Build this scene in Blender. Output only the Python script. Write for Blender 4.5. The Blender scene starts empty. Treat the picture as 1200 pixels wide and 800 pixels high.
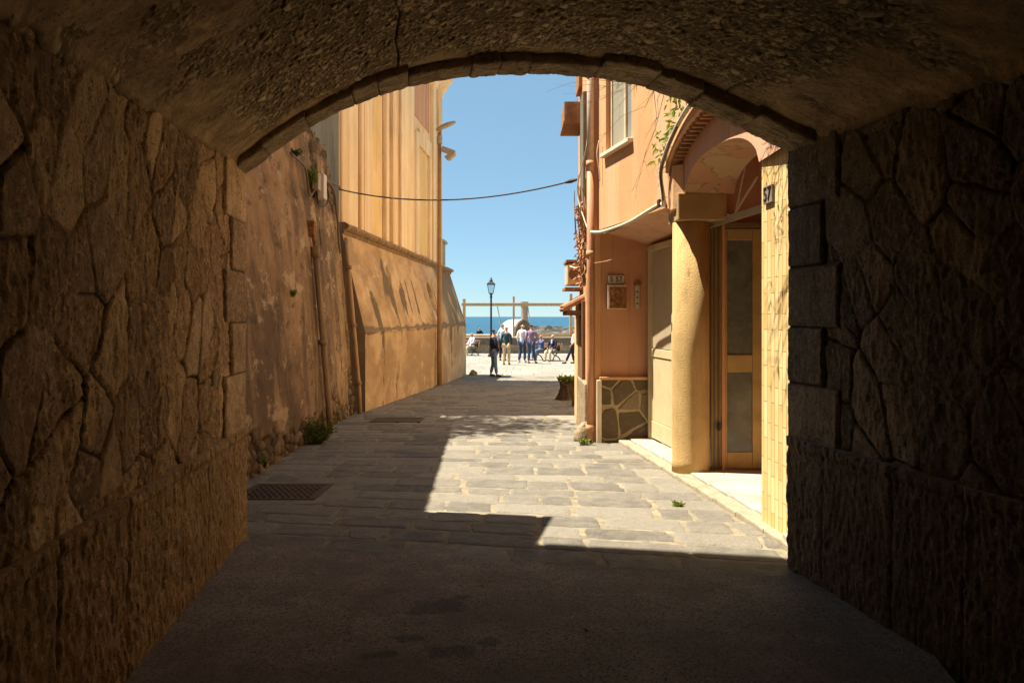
import bpy, bmesh, math, random
import numpy as np
from mathutils import Vector, Matrix

random.seed(7)
RNG = np.random.default_rng(11)
scene = bpy.context.scene
COL = scene.collection
F = 933.0          # focal length in photo pixels (photo is 1200 wide)
EYE = 1.6          # camera height


def gz(y):
    """height of the street: level in the passage, falling gently to the plaza"""
    if y < 6: return 0.0
    if y < 29: return -0.027 * (y - 6)
    return -0.62


def gz_np(y):
    return np.where(y < 6, 0.0, np.where(y < 29, -0.027 * (y - 6), -0.62))


def P(px, py, d):
    """measured point of the place: photo bearing at a known distance"""
    return Vector(((px - 600) / F * d, d, EYE + (371 - py) / F * d))


# ------------------------------------------------------------------ object helpers
def tag(o, label=None, cat=None, group=None, kind=None):
    if label: o['label'] = label
    if cat: o['category'] = cat
    if group: o['group'] = group
    if kind: o['kind'] = kind
    return o


def thing(name, loc, label, cat, group=None):
    o = bpy.data.objects.new(name, None)
    COL.objects.link(o)
    o.location = loc
    o.empty_display_size = 0.2
    return tag(o, label, cat, group)


def origin_of(o):
    v = Vector((0, 0, 0))
    while o is not None:
        v += o.location
        o = o.parent
    return v


def link(name, me, mat, parent=None, base=None, smooth=False):
    """me is in world coordinates; moved to its parent's (or its own) origin"""
    o = bpy.data.objects.new(name, me)
    COL.objects.link(o)
    if parent is not None:
        off = origin_of(parent)
        o.parent = parent
    elif base is not None:
        off = Vector(base)
        o.location = off
    else:
        off = Vector((0, 0, 0))
    if off.length > 0:
        me.transform(Matrix.Translation(-off))
    if mat is not None:
        for m in (mat if isinstance(mat, (list, tuple)) else [mat]):
            me.materials.append(m)
    if smooth:
        me.polygons.foreach_set('use_smooth', [True] * len(me.polygons))
    me.update()
    return o


class MB:
    def __init__(self):
        self.v = []
        self.f = []

    def quad(self, *pts):
        n = len(self.v)
        self.v += [tuple(p) for p in pts]
        self.f.append(tuple(range(n, n + len(pts))))
        return self

    def box(self, x0, y0, z0, x1, y1, z1):
        return self.prism([(x0, y0), (x1, y0), (x1, y1), (x0, y1)], z0, z1)

    def prism(self, poly, z0, z1, tops=None):
        n = len(self.v)
        k = len(poly)
        self.v += [(p[0], p[1], z0) for p in poly]
        q = tops or poly
        self.v += [(p[0], p[1], z1) for p in q]
        self.f.append(tuple(range(n + k - 1, n - 1, -1)))
        self.f.append(tuple(range(n + k, n + 2 * k)))
        for i in range(k):
            j = (i + 1) % k
            self.f.append((n + i, n + j, n + k + j, n + k + i))
        return self

    def wallbox(self, a, b, z0, z1, t):
        """box along the ground line a-b, thickness t towards the right of a->b (negative: left)"""
        a = Vector((a[0], a[1])); b = Vector((b[0], b[1]))
        d = (b - a).normalized()
        nrm = Vector((d.y, -d.x)) * t
        poly = [a, b, b + nrm, a + nrm]
        if t > 0: poly = poly[::-1]
        return self.prism(poly, z0, z1)

    def obox(self, c, ax, ay, az):
        """oriented box: centre and three half-axes"""
        c = Vector(c); ax = Vector(ax); ay = Vector(ay); az = Vector(az)
        n = len(self.v)
        for sz in (-1, 1):
            for sx, sy in ((-1, -1), (1, -1), (1, 1), (-1, 1)):
                self.v.append(tuple(c + ax * sx + ay * sy + az * sz))
        self.f += [(n + 3, n + 2, n + 1, n), (n + 4, n + 5, n + 6, n + 7)]
        for i in range(4):
            j = (i + 1) % 4
            self.f.append((n + i, n + j, n + 4 + j, n + 4 + i))
        return self

    def tube(self, pts, r, seg=10, cap=True):
        pts = [Vector(p) for p in pts]
        k = len(pts)
        rr = r if isinstance(r, (list, tuple)) else [r] * k
        n0 = len(self.v)
        up = Vector((0, 0, 1))
        prev = None
        for i, p in enumerate(pts):
            d = (pts[min(i + 1, k - 1)] - pts[max(i - 1, 0)])
            d = d.normalized() if d.length > 1e-9 else Vector((0, 0, 1))
            if prev is None:
                a = d.cross(up)
                if a.length < 1e-3: a = d.cross(Vector((1, 0, 0)))
            else:
                a = prev - d * prev.dot(d)
                if a.length < 1e-4: a = d.cross(up)
            a.normalize(); prev = a
            b = d.cross(a)
            for s in range(seg):
                t = 2 * math.pi * s / seg
                self.v.append(tuple(p + (a * math.cos(t) + b * math.sin(t)) * rr[i]))
        for i in range(k - 1):
            for s in range(seg):
                t = (s + 1) % seg
                self.f.append((n0 + i * seg + s, n0 + i * seg + t, n0 + (i + 1) * seg + t, n0 + (i + 1) * seg + s))
        if cap:
            self.f.append(tuple(n0 + s for s in range(seg - 1, -1, -1)))
            self.f.append(tuple(n0 + (k - 1) * seg + s for s in range(seg)))
        return self

    def lathe(self, c, prof, seg=20):
        """prof: list of (r, z) from bottom to top, around vertical axis at c"""
        n0 = len(self.v)
        for r, z in prof:
            for s in range(seg):
                t = 2 * math.pi * s / seg
                self.v.append((c[0] + r * math.cos(t), c[1] + r * math.sin(t), c[2] + z))
        for i in range(len(prof) - 1):
            for s in range(seg):
                t = (s + 1) % seg
                self.f.append((n0 + i * seg + s, n0 + i * seg + t, n0 + (i + 1) * seg + t, n0 + (i + 1) * seg + s))
        self.f.append(tuple(n0 + s for s in range(seg - 1, -1, -1)))
        self.f.append(tuple(n0 + (len(prof) - 1) * seg + s for s in range(seg)))
        return self

    def leaf(self, p, d, size, w=0.45):
        d = Vector(d).normalized()
        a = d.cross(Vector((random.uniform(-1, 1), random.uniform(-1, 1), random.uniform(-1, 1))))
        if a.length < 1e-3: a = Vector((1, 0, 0))
        a.normalize()
        nrm = d.cross(a)
        p = Vector(p)
        n = len(self.v)
        self.v += [tuple(p), tuple(p + d * size * .45 + a * size * w * .5 + nrm * size * .06), tuple(p + d * size),
                   tuple(p + d * size * .45 - a * size * w * .5 + nrm * size * .06)]
        self.f.append((n, n + 1, n + 2, n + 3))

    def build(self, name, mat, parent=None, base=None, smooth=False, bevel=0.0, seg=2):
        me = bpy.data.meshes.new(name)
        me.from_pydata(self.v, [], self.f)
        o = link(name, me, mat, parent, base, smooth)
        if bevel:
            m = o.modifiers.new('bevel', 'BEVEL')
            m.width = bevel; m.segments = seg; m.limit_method = 'ANGLE'
        return o


# ------------------------------------------------------------------ numpy noise
def _hash(ix, iy, iz=0, seed=0):
    n = (ix.astype(np.int64) * 374761393 + iy.astype(np.int64) * 668265263 + np.asarray(iz).astype(np.int64) * 2147483647 + seed * 1274126177)
    n = (n ^ (n >> 13)) & 0xFFFFFFFF
    n = (n * 1274126177) & 0xFFFFFFFF
    n = (n ^ (n >> 16)) & 0xFFFFFFFF
    n = (n * 2246822519) & 0xFFFFFFFF
    n = n ^ (n >> 15)
    return (n & 0xFFFFFF) / float(0xFFFFFF)


def vnoise(x, y, seed=0):
    ix = np.floor(x); iy = np.floor(y)
    fx = x - ix; fy = y - iy
    fx = fx * fx * (3 - 2 * fx); fy = fy * fy * (3 - 2 * fy)
    a = _hash(ix, iy, 0, seed); b = _hash(ix + 1, iy, 0, seed)
    c = _hash(ix, iy + 1, 0, seed); d = _hash(ix + 1, iy + 1, 0, seed)
    return (a * (1 - fx) + b * fx) * (1 - fy) + (c * (1 - fx) + d * fx) * fy


def fbm(x, y, oct=4, seed=0, gain=0.5):
    s = 0; a = 1; t = 0
    for i in range(oct):
        s = s + a * vnoise(x * 2 ** i + 17.3 * i, y * 2 ** i + 9.1 * i, seed + i)
        t += a; a *= gain
    return s / t


def voro(x, y, seed=0, jit=0.9, drop=0.0, reach=2, local=False):
    """returns (border distance, cell id hash, second hash) for jittered cells of size 1"""
    ix = np.floor(x); iy = np.floor(y)
    best = np.full(x.shape, 1e9); bx = np.zeros_like(x); by = np.zeros_like(x)
    bid = np.zeros_like(x); bid2 = np.zeros_like(x)
    cand = []
    for dx in range(-reach, reach + 1):
        for dy in range(-reach, reach + 1):
            cx = ix + dx; cy = iy + dy
            sx = cx + .5 + (_hash(cx, cy, 1, seed) - .5) * jit
            sy = cy + .5 + (_hash(cx, cy, 2, seed) - .5) * jit
            h = _hash(cx, cy, 3, seed)
            d = (sx - x) ** 2 + (sy - y) ** 2
            if drop: d = np.where(_hash(cx, cy, 5, seed) < drop, 1e6, d)
            m = d < best
            best = np.where(m, d, best); bx = np.where(m, sx, bx); by = np.where(m, sy, by)
            bid = np.where(m, h, bid); bid2 = np.where(m, _hash(cx, cy, 4, seed), bid2)
            cand.append((sx, sy, d))
    bd = np.full(x.shape, 1e9)
    for sx, sy, d in cand:
        ex = sx - bx; ey = sy - by
        l = np.sqrt(ex * ex + ey * ey)
        ok = (l > 1e-6) & (d < 1e5)
        ls = np.where(ok, l, 1)
        q = np.abs((((sx + bx) / 2 - x) * ex + ((sy + by) / 2 - y) * ey) / ls)
        bd = np.where(ok, np.minimum(bd, q), bd)
    if local: return bd, bid, bid2, x - bx, y - by
    return bd, bid, bid2


def sstep(a, b, x):
    t = np.clip((x - a) / (b - a), 0, 1)
    return t * t * (3 - 2 * t)


def gridmesh(name, X, Y, Z, attrs=None, flip=False):
    """X,Y,Z: 2-D arrays of vertex positions"""
    n, m = X.shape
    me = bpy.data.meshes.new(name)
    co = np.stack([X, Y, Z], -1).reshape(-1, 3).astype(np.float32)
    idx = np.arange(n * m).reshape(n, m)
    q = np.stack([idx[:-1, :-1], idx[1:, :-1], idx[1:, 1:], idx[:-1, 1:]], -1).reshape(-1, 4)
    if flip: q = q[:, ::-1]
    me.vertices.add(len(co)); me.vertices.foreach_set('co', co.ravel())
    me.loops.add(q.size); me.loops.foreach_set('vertex_index', q.ravel().astype(np.int32))
    me.polygons.add(len(q))
    me.polygons.foreach_set('loop_start', (np.arange(len(q)) * 4).astype(np.int32))
    me.update(calc_edges=True)
    for k, a in (attrs or {}).items():
        at = me.attributes.new(k, 'FLOAT', 'POINT')
        at.data.foreach_set('value', np.broadcast_to(a, X.shape).reshape(-1).astype(np.float32))
    return me


# ------------------------------------------------------------------ materials
class NT:
    def __init__(self, name):
        self.m = bpy.data.materials.new(name)
        self.m.use_nodes = True
        self.t = self.m.node_tree
        self.b = self.t.nodes['Principled BSDF']
        self.b.inputs['Specular IOR Level'].default_value = 0.25
        self.tc = self.t.nodes.new('ShaderNodeTexCoord')
        self.vec = self.tc.outputs['Object']

    def n(self, typ, **kw):
        o = self.t.nodes.new(typ)
        for k, v in kw.items():
            if k.startswith('i_'):
                o.inputs[k[2:].replace('_', ' ')].default_value = v
            else:
                setattr(o, k, v)
        return o

    def l(self, a, b): self.t.links.new(a, b)

    def mapped(self, scale=(1, 1, 1), rot=(0, 0, 0), loc=(0, 0, 0)):
        m = self.n('ShaderNodeMapping')
        m.inputs['Scale'].default_value = scale
        m.inputs['Rotation'].default_value = rot
        m.inputs['Location'].default_value = loc
        self.l(self.vec, m.inputs['Vector'])
        return m.outputs[0]

    def noise(self, scale, detail=4, rough=.55, vec=None, dist=0.0):
        o = self.n('ShaderNodeTexNoise')
        o.inputs['Scale'].default_value = scale
        o.inputs['Detail'].default_value = detail
        o.inputs['Roughness'].default_value = rough
        o.inputs['Distortion'].default_value = dist
        self.l(vec or self.vec, o.inputs['Vector'])
        return o.outputs['Fac']

    def vor(self, scale, vec=None, feature='F1', out='Distance', rnd=1.0):
        o = self.n('ShaderNodeTexVoronoi', feature=feature)
        o.inputs['Scale'].default_value = scale
        o.inputs['Randomness'].default_value = rnd
        self.l(vec or self.vec, o.inputs['Vector'])
        return o.outputs[out]

    def ramp(self, fac, stops):
        o = self.n('ShaderNodeValToRGB')
        e = o.color_ramp.elements
        while len(e) < len(stops): e.new(.5)
        for i, (p, c) in enumerate(stops):
            e[i].position = p
            e[i].color = (c if isinstance(c, tuple) else (c, c, c)) + (1,)
        self.l(fac, o.inputs[0])
        return o.outputs[0]

    def mix(self, fac, a, b, mode='MIX'):
        o = self.n('ShaderNodeMix', data_type='RGBA', blend_type=mode)
        for s, v in ((o.inputs[0], fac), (o.inputs[6], a), (o.inputs[7], b)):
            if isinstance(v, (int, float)): s.default_value = v
            elif isinstance(v, tuple): s.default_value = v + (1,)
            else: self.l(v, s)
        return o.outputs[2]

    def math(self, op, a, b=0.0):
        o = self.n('ShaderNodeMath', operation=op)
        for s, v in ((o.inputs[0], a), (o.inputs[1], b)):
            if isinstance(v, (int, float)): s.default_value = v
            else: self.l(v, s)
        return o.outputs[0]

    def attr(self, name):
        o = self.n('ShaderNodeAttribute', attribute_name=name)
        return o.outputs['Fac']

    def color(self, c):
        if isinstance(c, tuple): self.b.inputs['Base Color'].default_value = c + (1,)
        else: self.l(c, self.b.inputs['Base Color'])

    def rough(self, r):
        if isinstance(r, (int, float)): self.b.inputs['Roughness'].default_value = r
        else: self.l(r, self.b.inputs['Roughness'])

    def bump(self, h, strength=.5, dist=.01):
        o = self.n('ShaderNodeBump')
        o.inputs['Strength'].default_value = strength
        o.inputs['Distance'].default_value = dist
        if self.b.inputs['Normal'].is_linked:
            self.l(self.b.inputs['Normal'].links[0].from_socket, o.inputs['Normal'])
        self.l(h, o.inputs['Height'])
        self.l(o.outputs[0], self.b.inputs['Normal'])


def sc(c, k): return tuple(min(1, x * k) for x in c)


def mottled(name, c, var=.35, scale=3.0, rough=.85, bump=.3, bscale=60, bdist=.004, streak=0.0, streak_c=None, metal=0.0):
    """a plain painted / plastered / wooden surface with uneven colour"""
    t = NT(name)
    f = t.noise(scale, 6, .6)
    col = t.ramp(f, [(.25, sc(c, 1 - var)), (.5, c), (.75, sc(c, 1 + var * .5))])
    if streak:
        s = t.noise(1.0, 5, .65, t.mapped((scale * 2.2, scale * 2.2, scale * .18)))
        col = t.mix(t.ramp(s, [(.46, 0.0), (.6, streak)]), col, streak_c or sc(c, .45))
    t.color(col); t.rough(rough)
    t.b.inputs['Metallic'].default_value = metal
    if bump:
        t.bump(t.noise(bscale, 4, .6), bump, bdist)
    return t.m


def plain(name, c, rough=.6, metal=0.0):
    t = NT(name)
    f = t.noise(14, 3)
    t.color(t.ramp(f, [(.3, sc(c, .82)), (.7, sc(c, 1.1))]))
    t.rough(rough); t.b.inputs['Metallic'].default_value = metal
    return t.m


def masonry_mat(name, ca, cb, cc, joint):
    t = NT(name)
    tint = t.attr('tint')
    base = t.ramp(tint, [(.0, sc(ca, .8)), (.4, cb), (.66, cb), (.72, cc), (1.0, sc(cc, 1.4))])
    n1 = t.noise(6, 9, .7, dist=.6)
    base = t.mix(t.ramp(n1, [(.44, .0), (.62, .55)]), base, sc(ca, .6))
    n2 = t.noise(24, 8, .75)
    base = t.mix(t.ramp(n2, [(.51, .0), (.62, .75)]), base, sc(cc, 1.4))  # pale speckle paints highlights of the hewn stone into the colour
    n3 = t.noise(60, 6, .75)
    base = t.mix(t.ramp(n3, [(.54, .0), (.62, .9)]), base, sc(ca, .2))  # dark speckle paints the shade inside the pits
    big = t.noise(1.3, 5, .6)
    base = t.mix(t.ramp(big, [(.46, 0.0), (.62, .5)]), base, sc(cb, .5))
    g = t.attr('groove')
    base = t.mix(t.ramp(g, [(.25, 0.0), (.7, .9)]), base, joint)
    t.color(base); t.rough(.9)
    t.bump(t.noise(40, 9, .75), .9, .016)
    return t.m


MAT = {}
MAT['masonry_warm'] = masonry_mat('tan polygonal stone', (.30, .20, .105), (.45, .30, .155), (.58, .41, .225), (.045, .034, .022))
MAT['masonry_cool'] = masonry_mat('shaded grey polygonal stone', (.16, .138, .10), (.235, .20, .142), (.31, .26, .185), (.04, .034, .026))  # right wall: greyer stone, its deeper shade also put into the colour
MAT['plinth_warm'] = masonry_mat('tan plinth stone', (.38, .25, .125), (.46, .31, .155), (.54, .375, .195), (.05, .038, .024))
MAT['plinth_cool'] = masonry_mat('shaded grey plinth stone', (.18, .15, .106), (.235, .195, .138), (.285, .235, .165), (.045, .037, .027))  # plinth colour darkened likewise for the dim right side

# vault: rubble concrete in the middle, remains of plaster on the haunches
t = NT('rubble vault')
st = t.attr('tint'); pl = t.attr('plaster')
rub = t.ramp(st, [(0, (.11, .08, .046)), (.35, (.20, .145, .08)), (.5, (.34, .25, .135)), (.8, (.48, .37, .21)), (1, (.66, .54, .35))])
n1 = t.noise(4, 6, .65)
rub = t.mix(t.ramp(n1, [(.4, 0.0), (.7, .6)]), rub, (.11, .08, .045))
pla = t.ramp(t.noise(5, 7, .65, dist=.8), [(.3, (.20, .14, .075)), (.5, (.36, .255, .135)), (.68, (.54, .385, .20))])
pla = t.mix(t.ramp(t.noise(45, 7, .75), [(.54, 0.0), (.62, .75)]), pla, (.09, .065, .038))
c = t.mix(pl, rub, pla)
c = t.mix(t.ramp(t.attr('groove'), [(.3, 0.0), (.8, .9)]), c, (.03, .022, .015))
t.color(c); t.rough(.95)
t.bump(t.noise(70, 8, .7), .7, .01)
MAT['vault'] = t.m

t = NT('arch ring stone')
c = t.ramp(t.noise(6, 8, .65, dist=.5), [(.3, (.18, .135, .085)), (.5, (.32, .24, .145)), (.72, (.46, .36, .225))])
c = t.mix(t.ramp(t.noise(30, 7, .75), [(.54, 0.0), (.64, .7)]), c, (.05, .035, .02))
c = t.mix(t.ramp(t.attr('groove'), [(.3, 0.0), (.8, .5)]), c, (.05, .036, .022))
t.color(c); t.rough(.92); t.bump(t.noise(50, 8, .7), .8, .012)
MAT['ring'] = t.m

MAT['facade_ext'] = mottled('street front plaster', (.42, .30, .17), .3, 2, .9, .4, streak=.5)

# asphalt
t = NT('worn asphalt')
c = t.ramp(t.noise(4, 8, .7), [(.3, (.17, .145, .113)), (.5, (.25, .213, .168)), (.7, (.33, .283, .225))])
sp = t.vor(150, out='Color')
c = t.mix(t.ramp(sp, [(.55, 0.0), (.9, .8)]), c, (.40, .345, .26))
c = t.mix(t.ramp(t.vor(110, t.mapped((1, 1, 1), loc=(3, 3, 3)), out='Color'), [(.55, 0.0), (.9, .8)]), c, (.03, .025, .02))
c = t.mix(t.ramp(t.noise(1.1, 6, .65), [(.42, 0.0), (.62, .6)]), c, (.14, .12, .096))
c = t.mix(t.math('MULTIPLY', t.attr('stain'), .5), c, (.03, .026, .021))
t.color(c); t.rough(.9)
t.bump(t.noise(170, 4, .7), .8, .008)
MAT['asphalt'] = t.m

# paving stones
t = NT('basalt paving slab')
ti = t.attr('tint')
c = t.ramp(ti, [(0, (.13, .117, .092)), (.5, (.20, .178, .138)), (1, (.27, .24, .185))])
c = t.mix(t.ramp(t.noise(5, 7, .65), [(.42, 0.0), (.64, .5)]), c, (.30, .265, .20))
c = t.mix(t.ramp(t.noise(60, 4, .7), [(.5, 0.0), (.75, .5)]), c, (.09, .08, .066))
t.color(c); t.rough(t.ramp(t.noise(8, 4), [(.3, .55), (.7, .85)]))
t.bump(t.noise(34, 8, .75), 1.0, .022); t.bump(t.noise(7, 4, .6), .6, .03)
MAT['slab'] = t.m
t = NT('sandy mortar bed')
c = t.ramp(t.noise(9, 7, .65), [(.3, (.15, .125, .085)), (.5, (.25, .21, .14)), (.7, (.37, .305, .20))])
c = t.mix(t.ramp(t.noise(2.2, 5, .6), [(.60, 0.0), (.68, .6)]), c, (.36, .24, .10))
t.color(c); t.rough(.95); t.bump(t.noise(90, 5, .7), .8, .012)
MAT['mortar'] = t.m
t = NT('pale plaza slab')
c = t.ramp(t.attr('tint'), [(0, (.24, .215, .175)), (1, (.33, .295, .24))])
c = t.mix(t.ramp(t.noise(2.5, 5), [(.4, 0.0), (.7, .4)]), c, (.21, .185, .145))
t.color(c); t.rough(.8); t.bump(t.noise(30, 5), .4, .01)
MAT['plaza'] = t.m
MAT['plaza_joint'] = plain('plaza joint', (.15, .13, .10), .9)
MAT['earth'] = mottled('packed earth', (.25, .20, .13), .4, .8, .95, .4)
MAT['patch'] = mottled('worn concrete patch', (.23, .195, .14), .35, 5, .9, .5, 80)

# retaining wall
t = NT('stained old render')
c = t.ramp(t.noise(1.0, 9, .72, t.mapped((1.4, .6, 1.2))), [(.34, (.21, .13, .066)), (.47, (.36, .225, .112)), (.62, (.49, .32, .17))])
s = t.noise(1.0, 8, .7, t.mapped((1.6, .9, .30)), dist=.6)
c = t.mix(t.ramp(s, [(.43, 0.0), (.56, .9)]), c, (.14, .09, .052))
s2 = t.noise(1.0, 9, .75, t.mapped((5, 1.5, 3.0), loc=(3, 1, 2)))
c = t.mix(t.ramp(s2, [(.56, 0.0), (.61, .8)]), c, (.56, .41, .25))
s3 = t.noise(1.0, 9, .75, t.mapped((8, 2.4, 5.0), loc=(7, 2, 5)))
c = t.mix(t.ramp(s3, [(.56, 0.0), (.61, .75)]), c, (.10, .07, .042))
s4 = t.noise(26, 7, .75)
c = t.mix(t.ramp(s4, [(.55, 0.0), (.66, .5)]), c, (.13, .085, .05))
st = t.ramp(t.attr('tint'), [(0, (.07, .05, .032)), (.5, (.17, .115, .065)), (1, (.30, .20, .11))])
c = t.mix(t.attr('rubble'), c, st)
c = t.mix(t.ramp(t.attr('groove'), [(.3, 0.0), (.8, .8)]), c, (.04, .03, .02))
t.color(c); t.rough(.95); t.bump(t.noise(18, 9, .75), 1.0, .03)
MAT['retaining'] = t.m

# church scarp
t = NT('ochre scarp render')
c = t.ramp(t.noise(1.0, 9, .7, t.mapped((.9, .45, 1.1))), [(.36, (.44, .27, .135)), (.5, (.56, .365, .19)), (.66, (.66, .46, .26))])
s = t.noise(1.0, 7, .7, t.mapped((2.0, .55, .6)), dist=.6)
c = t.mix(t.ramp(s, [(.47, 0.0), (.58, .7)]), c, (.34, .21, .10))
s2 = t.noise(1.0, 7, .72, t.mapped((4.5, 1.3, 2.2), loc=(3, 1, 2)))
c = t.mix(t.ramp(s2, [(.56, 0.0), (.64, .6)]), c, (.72, .52, .29))
c = t.mix(t.attr('peel_shade'), c, t.ramp(t.noise(12, 5), [(.3, (.12, .085, .05)), (.7, (.24, .165, .09))]))  # peeled render, and the painted shade inside the niche
t.color(c); t.rough(.92); t.bump(t.noise(22, 7, .7), .5, .015)
MAT['scarp'] = t.m


def facade_mat(name, c, stain, k=.45):
    t = NT(name)
    col = t.ramp(t.noise(.8, 6, .6), [(.3, sc(c, .85)), (.55, c), (.75, sc(c, 1.12))])
    s = t.noise(1.0, 6, .66, t.mapped((3.5, 3.5, .16)))
    col = t.mix(t.ramp(s, [(.47, 0.0), (.62, k)]), col, stain)
    s = t.noise(1.0, 6, .66, t.mapped((9, 9, .5), loc=(4, 4, 4)))
    col = t.mix(t.ramp(s, [(.56, 0.0), (.64, k)]), col, sc(stain, .8))
    t.color(col); t.rough(.9); t.bump(t.noise(25, 6, .65), .35, .01)
    return t.m


MAT['peach'] = facade_mat('peach lime wash', (.90, .66, .38), (.72, .43, .19), .6)
MAT['cream'] = facade_mat('cream pilaster wash', (.90, .70, .43), (.74, .47, .22), .55)
MAT['ochre'] = facade_mat('ochre panel wash', (.86, .60, .27), (.70, .45, .17), .45)
MAT['red_worn'] = facade_mat('worn red wash', (.58, .28, .16), (.70, .44, .24), .6)
MAT['grey_end'] = facade_mat('grey end plaster', (.40, .34, .23), (.24, .20, .12), .6)
MAT['cornice_old'] = mottled('weathered cornice', (.33, .215, .115), .5, 4, .95, .7, 30, .02, streak=.6)
MAT['orange'] = facade_mat('orange street wall', (.60, .31, .135), (.62, .41, .24), .55)
MAT['salmon'] = facade_mat('salmon porch wall', (.58, .29, .155), (.44, .215, .11), .5)
MAT['pinkwall'] = facade_mat('pink porch plaster', (.62, .36, .22), (.45, .25, .13), .4)
MAT['ochre_col'] = mottled('rough yellow stucco', (.58, .39, .155), .3, 2.2, .9, .9, 95, .014, streak=.35, streak_c=(.36, .23, .095))
MAT['yellowblock'] = mottled('yellow impost plaster', (.38, .245, .11), .25, 3, .9, .4, 40, .006)

# peeling soffit
t = NT('peeling soffit plaster')
f = t.noise(3.2, 5, .55, dist=.3)
c = t.mix(t.ramp(f, [(.50, 0.0), (.515, 1.0)]), (.46, .31, .165), (.47, .25, .135))
c = t.mix(t.ramp(f, [(.485, 0.0), (.5, .8), (.515, 0.0)]), c, (.13, .08, .04))
t.color(c); t.rough(.95); t.bump(f, .6, .02)
MAT['soffit'] = t.m

# tall thin tiles on the pillar
t = NT('yellow tile strips')
mp = t.n('ShaderNodeMapping'); mp.inputs['Rotation'].default_value = (0, 0, 0)
cmb = t.n('ShaderNodeCombineXYZ'); sep = t.n('ShaderNodeSeparateXYZ')
t.l(t.vec, sep.inputs[0])
u = t.math('ADD', sep.outputs['Y'], t.math('MULTIPLY', sep.outputs['X'], 1.37))
t.l(sep.outputs['Z'], cmb.inputs[0]); t.l(u, cmb.inputs[1])
br = t.n('ShaderNodeTexBrick')
t.l(cmb.outputs[0], br.inputs['Vector'])
br.inputs['Scale'].default_value = 1.0
br.inputs['Brick Width'].default_value = .27
br.inputs['Row Height'].default_value = .062
br.inputs['Mortar Size'].default_value = .0035
br.inputs['Mortar Smooth'].default_value = .2
br.inputs['Color1'].default_value = (.55, .37, .135, 1)
br.inputs['Color2'].default_value = (.74, .56, .27, 1)
br.inputs['Mortar'].default_value = (.33, .20, .075, 1)
br.offset = .43
c = t.mix(t.ramp(t.noise(4, 6, .65), [(.45, 0.0), (.75, .45)]), br.outputs['Color'], (.55, .34, .11))
c = t.mix(t.ramp(t.noise(40, 5, .7), [(.62, 0.0), (.72, .5)]), c, (.35, .22, .09))
t.color(c); t.rough(.55)
t.bump(t.math('SUBTRACT', 1.0, br.outputs['Fac']), .8, .006); t.bump(t.noise(30, 4), .2, .005)
MAT['tilestrip'] = t.m

MAT['marble'] = mottled('worn white marble', (.43, .375, .295), .5, 2.2, .5, .3, 30, .004)
MAT['kerbstone'] = mottled('sandy kerb edge', (.33, .27, .18), .35, 6, .9, .7, 50, .012)
t = NT('crazy paving cladding')
st = t.ramp(t.attr('tint'), [(0, (.085, .058, .033)), (.6, (.15, .102, .057)), (1, (.23, .16, .09))])
st = t.mix(t.ramp(t.noise(18, 6, .7), [(.45, 0.0), (.75, .5)]), st, (.18, .14, .09))
c = t.mix(t.ramp(t.attr('groove'), [(.4, 0.0), (.6, 1.0)]), st, (.40, .305, .175))
t.color(c); t.rough(.8); t.bump(t.noise(40, 6), .5, .008)
MAT['crazy'] = t.m
MAT['rubble_base'] = mottled('weathered rubble', (.30, .22, .13), .5, 7, .95, .9, 22, .03)

MAT['alu'] = mottled('bronze door frame', (.20, .135, .055), .2, 6, .45, .1, metal=.25)
MAT['alu_gold'] = mottled('gold anodised door', (.40, .27, .095), .3, 5, .45, .1, metal=.2)
MAT['cream_door'] = mottled('cream metal door', (.52, .42, .24), .2, 4, .5, .15)
t = NT('dark door glass')
t.color(t.ramp(t.noise(5, 6, .65, dist=.5), [(.3, (.06, .065, .045)), (.7, (.15, .155, .105))])); t.rough(t.ramp(t.noise(14, 6, .7), [(.3, .08), (.7, .4)]))
t.b.inputs['Specular IOR Level'].default_value = .5
MAT['door_glass'] = t.m
t = NT('hazy window glass')
t.color(t.ramp(t.noise(1.5, 4, .5), [(.3, (.16, .19, .18)), (.7, (.28, .31, .28))])); t.rough(.12)
t.b.inputs['Specular IOR Level'].default_value = .5
MAT['win_glass'] = t.m
MAT['win_frame'] = mottled('cream window frame', (.62, .47, .30), .2, 6, .6, .2)
MAT['win_curtain'] = mottled('beige roller blind', (.30, .27, .19), .1, 2, .8, .1)
MAT['white_trim'] = mottled('white sill stone', (.72, .60, .44), .2, 6, .7, .2)
MAT['terracotta_pipe'] = mottled('terracotta painted pipe', (.52, .255, .13), .25, 6, .6, .2, streak=.4)
MAT['old_pipe'] = mottled('ochre painted old pipe', (.36, .24, .13), .4, 5, .8, .3, streak=.5)
MAT['pole'] = mottled('weathered ochre pole', (.36, .215, .095), .3, 4, .7, .2)
MAT['cable_white'] = mottled('dirty white cable', (.60, .50, .36), .25, 12, .6, .1)
MAT['cable_dark'] = plain('dark cable', (.05, .04, .032), .6)
MAT['cable_grey'] = plain('grey cable', (.17, .125, .08), .7)
MAT['rust'] = None
t = NT('rusted sheet steel')
c = t.ramp(t.noise(22, 7, .7), [(.3, (.07, .03, .014)), (.5, (.24, .095, .03)), (.62, (.36, .17, .06)), (.75, (.46, .33, .20))])
t.color(c); t.rough(.8); t.bump(t.noise(60, 5), .5, .005)
MAT['rust'] = t.m
MAT['plate_white'] = mottled('worn enamel plate', (.62, .52, .38), .25, 20, .5, .1)
MAT['plate_grey'] = mottled('grey ceramic plate', (.24, .195, .15), .3, 20, .4, .1)
MAT['black_paint'] = plain('black lettering', (.02, .018, .016), .5)
MAT['metal_grey'] = mottled('grey painted metal', (.36, .30, .22), .2, 8, .5, .1)
MAT['steel'] = mottled('brushed steel', (.50, .46, .38), .2, 20, .4, .1, metal=.6)
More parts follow.
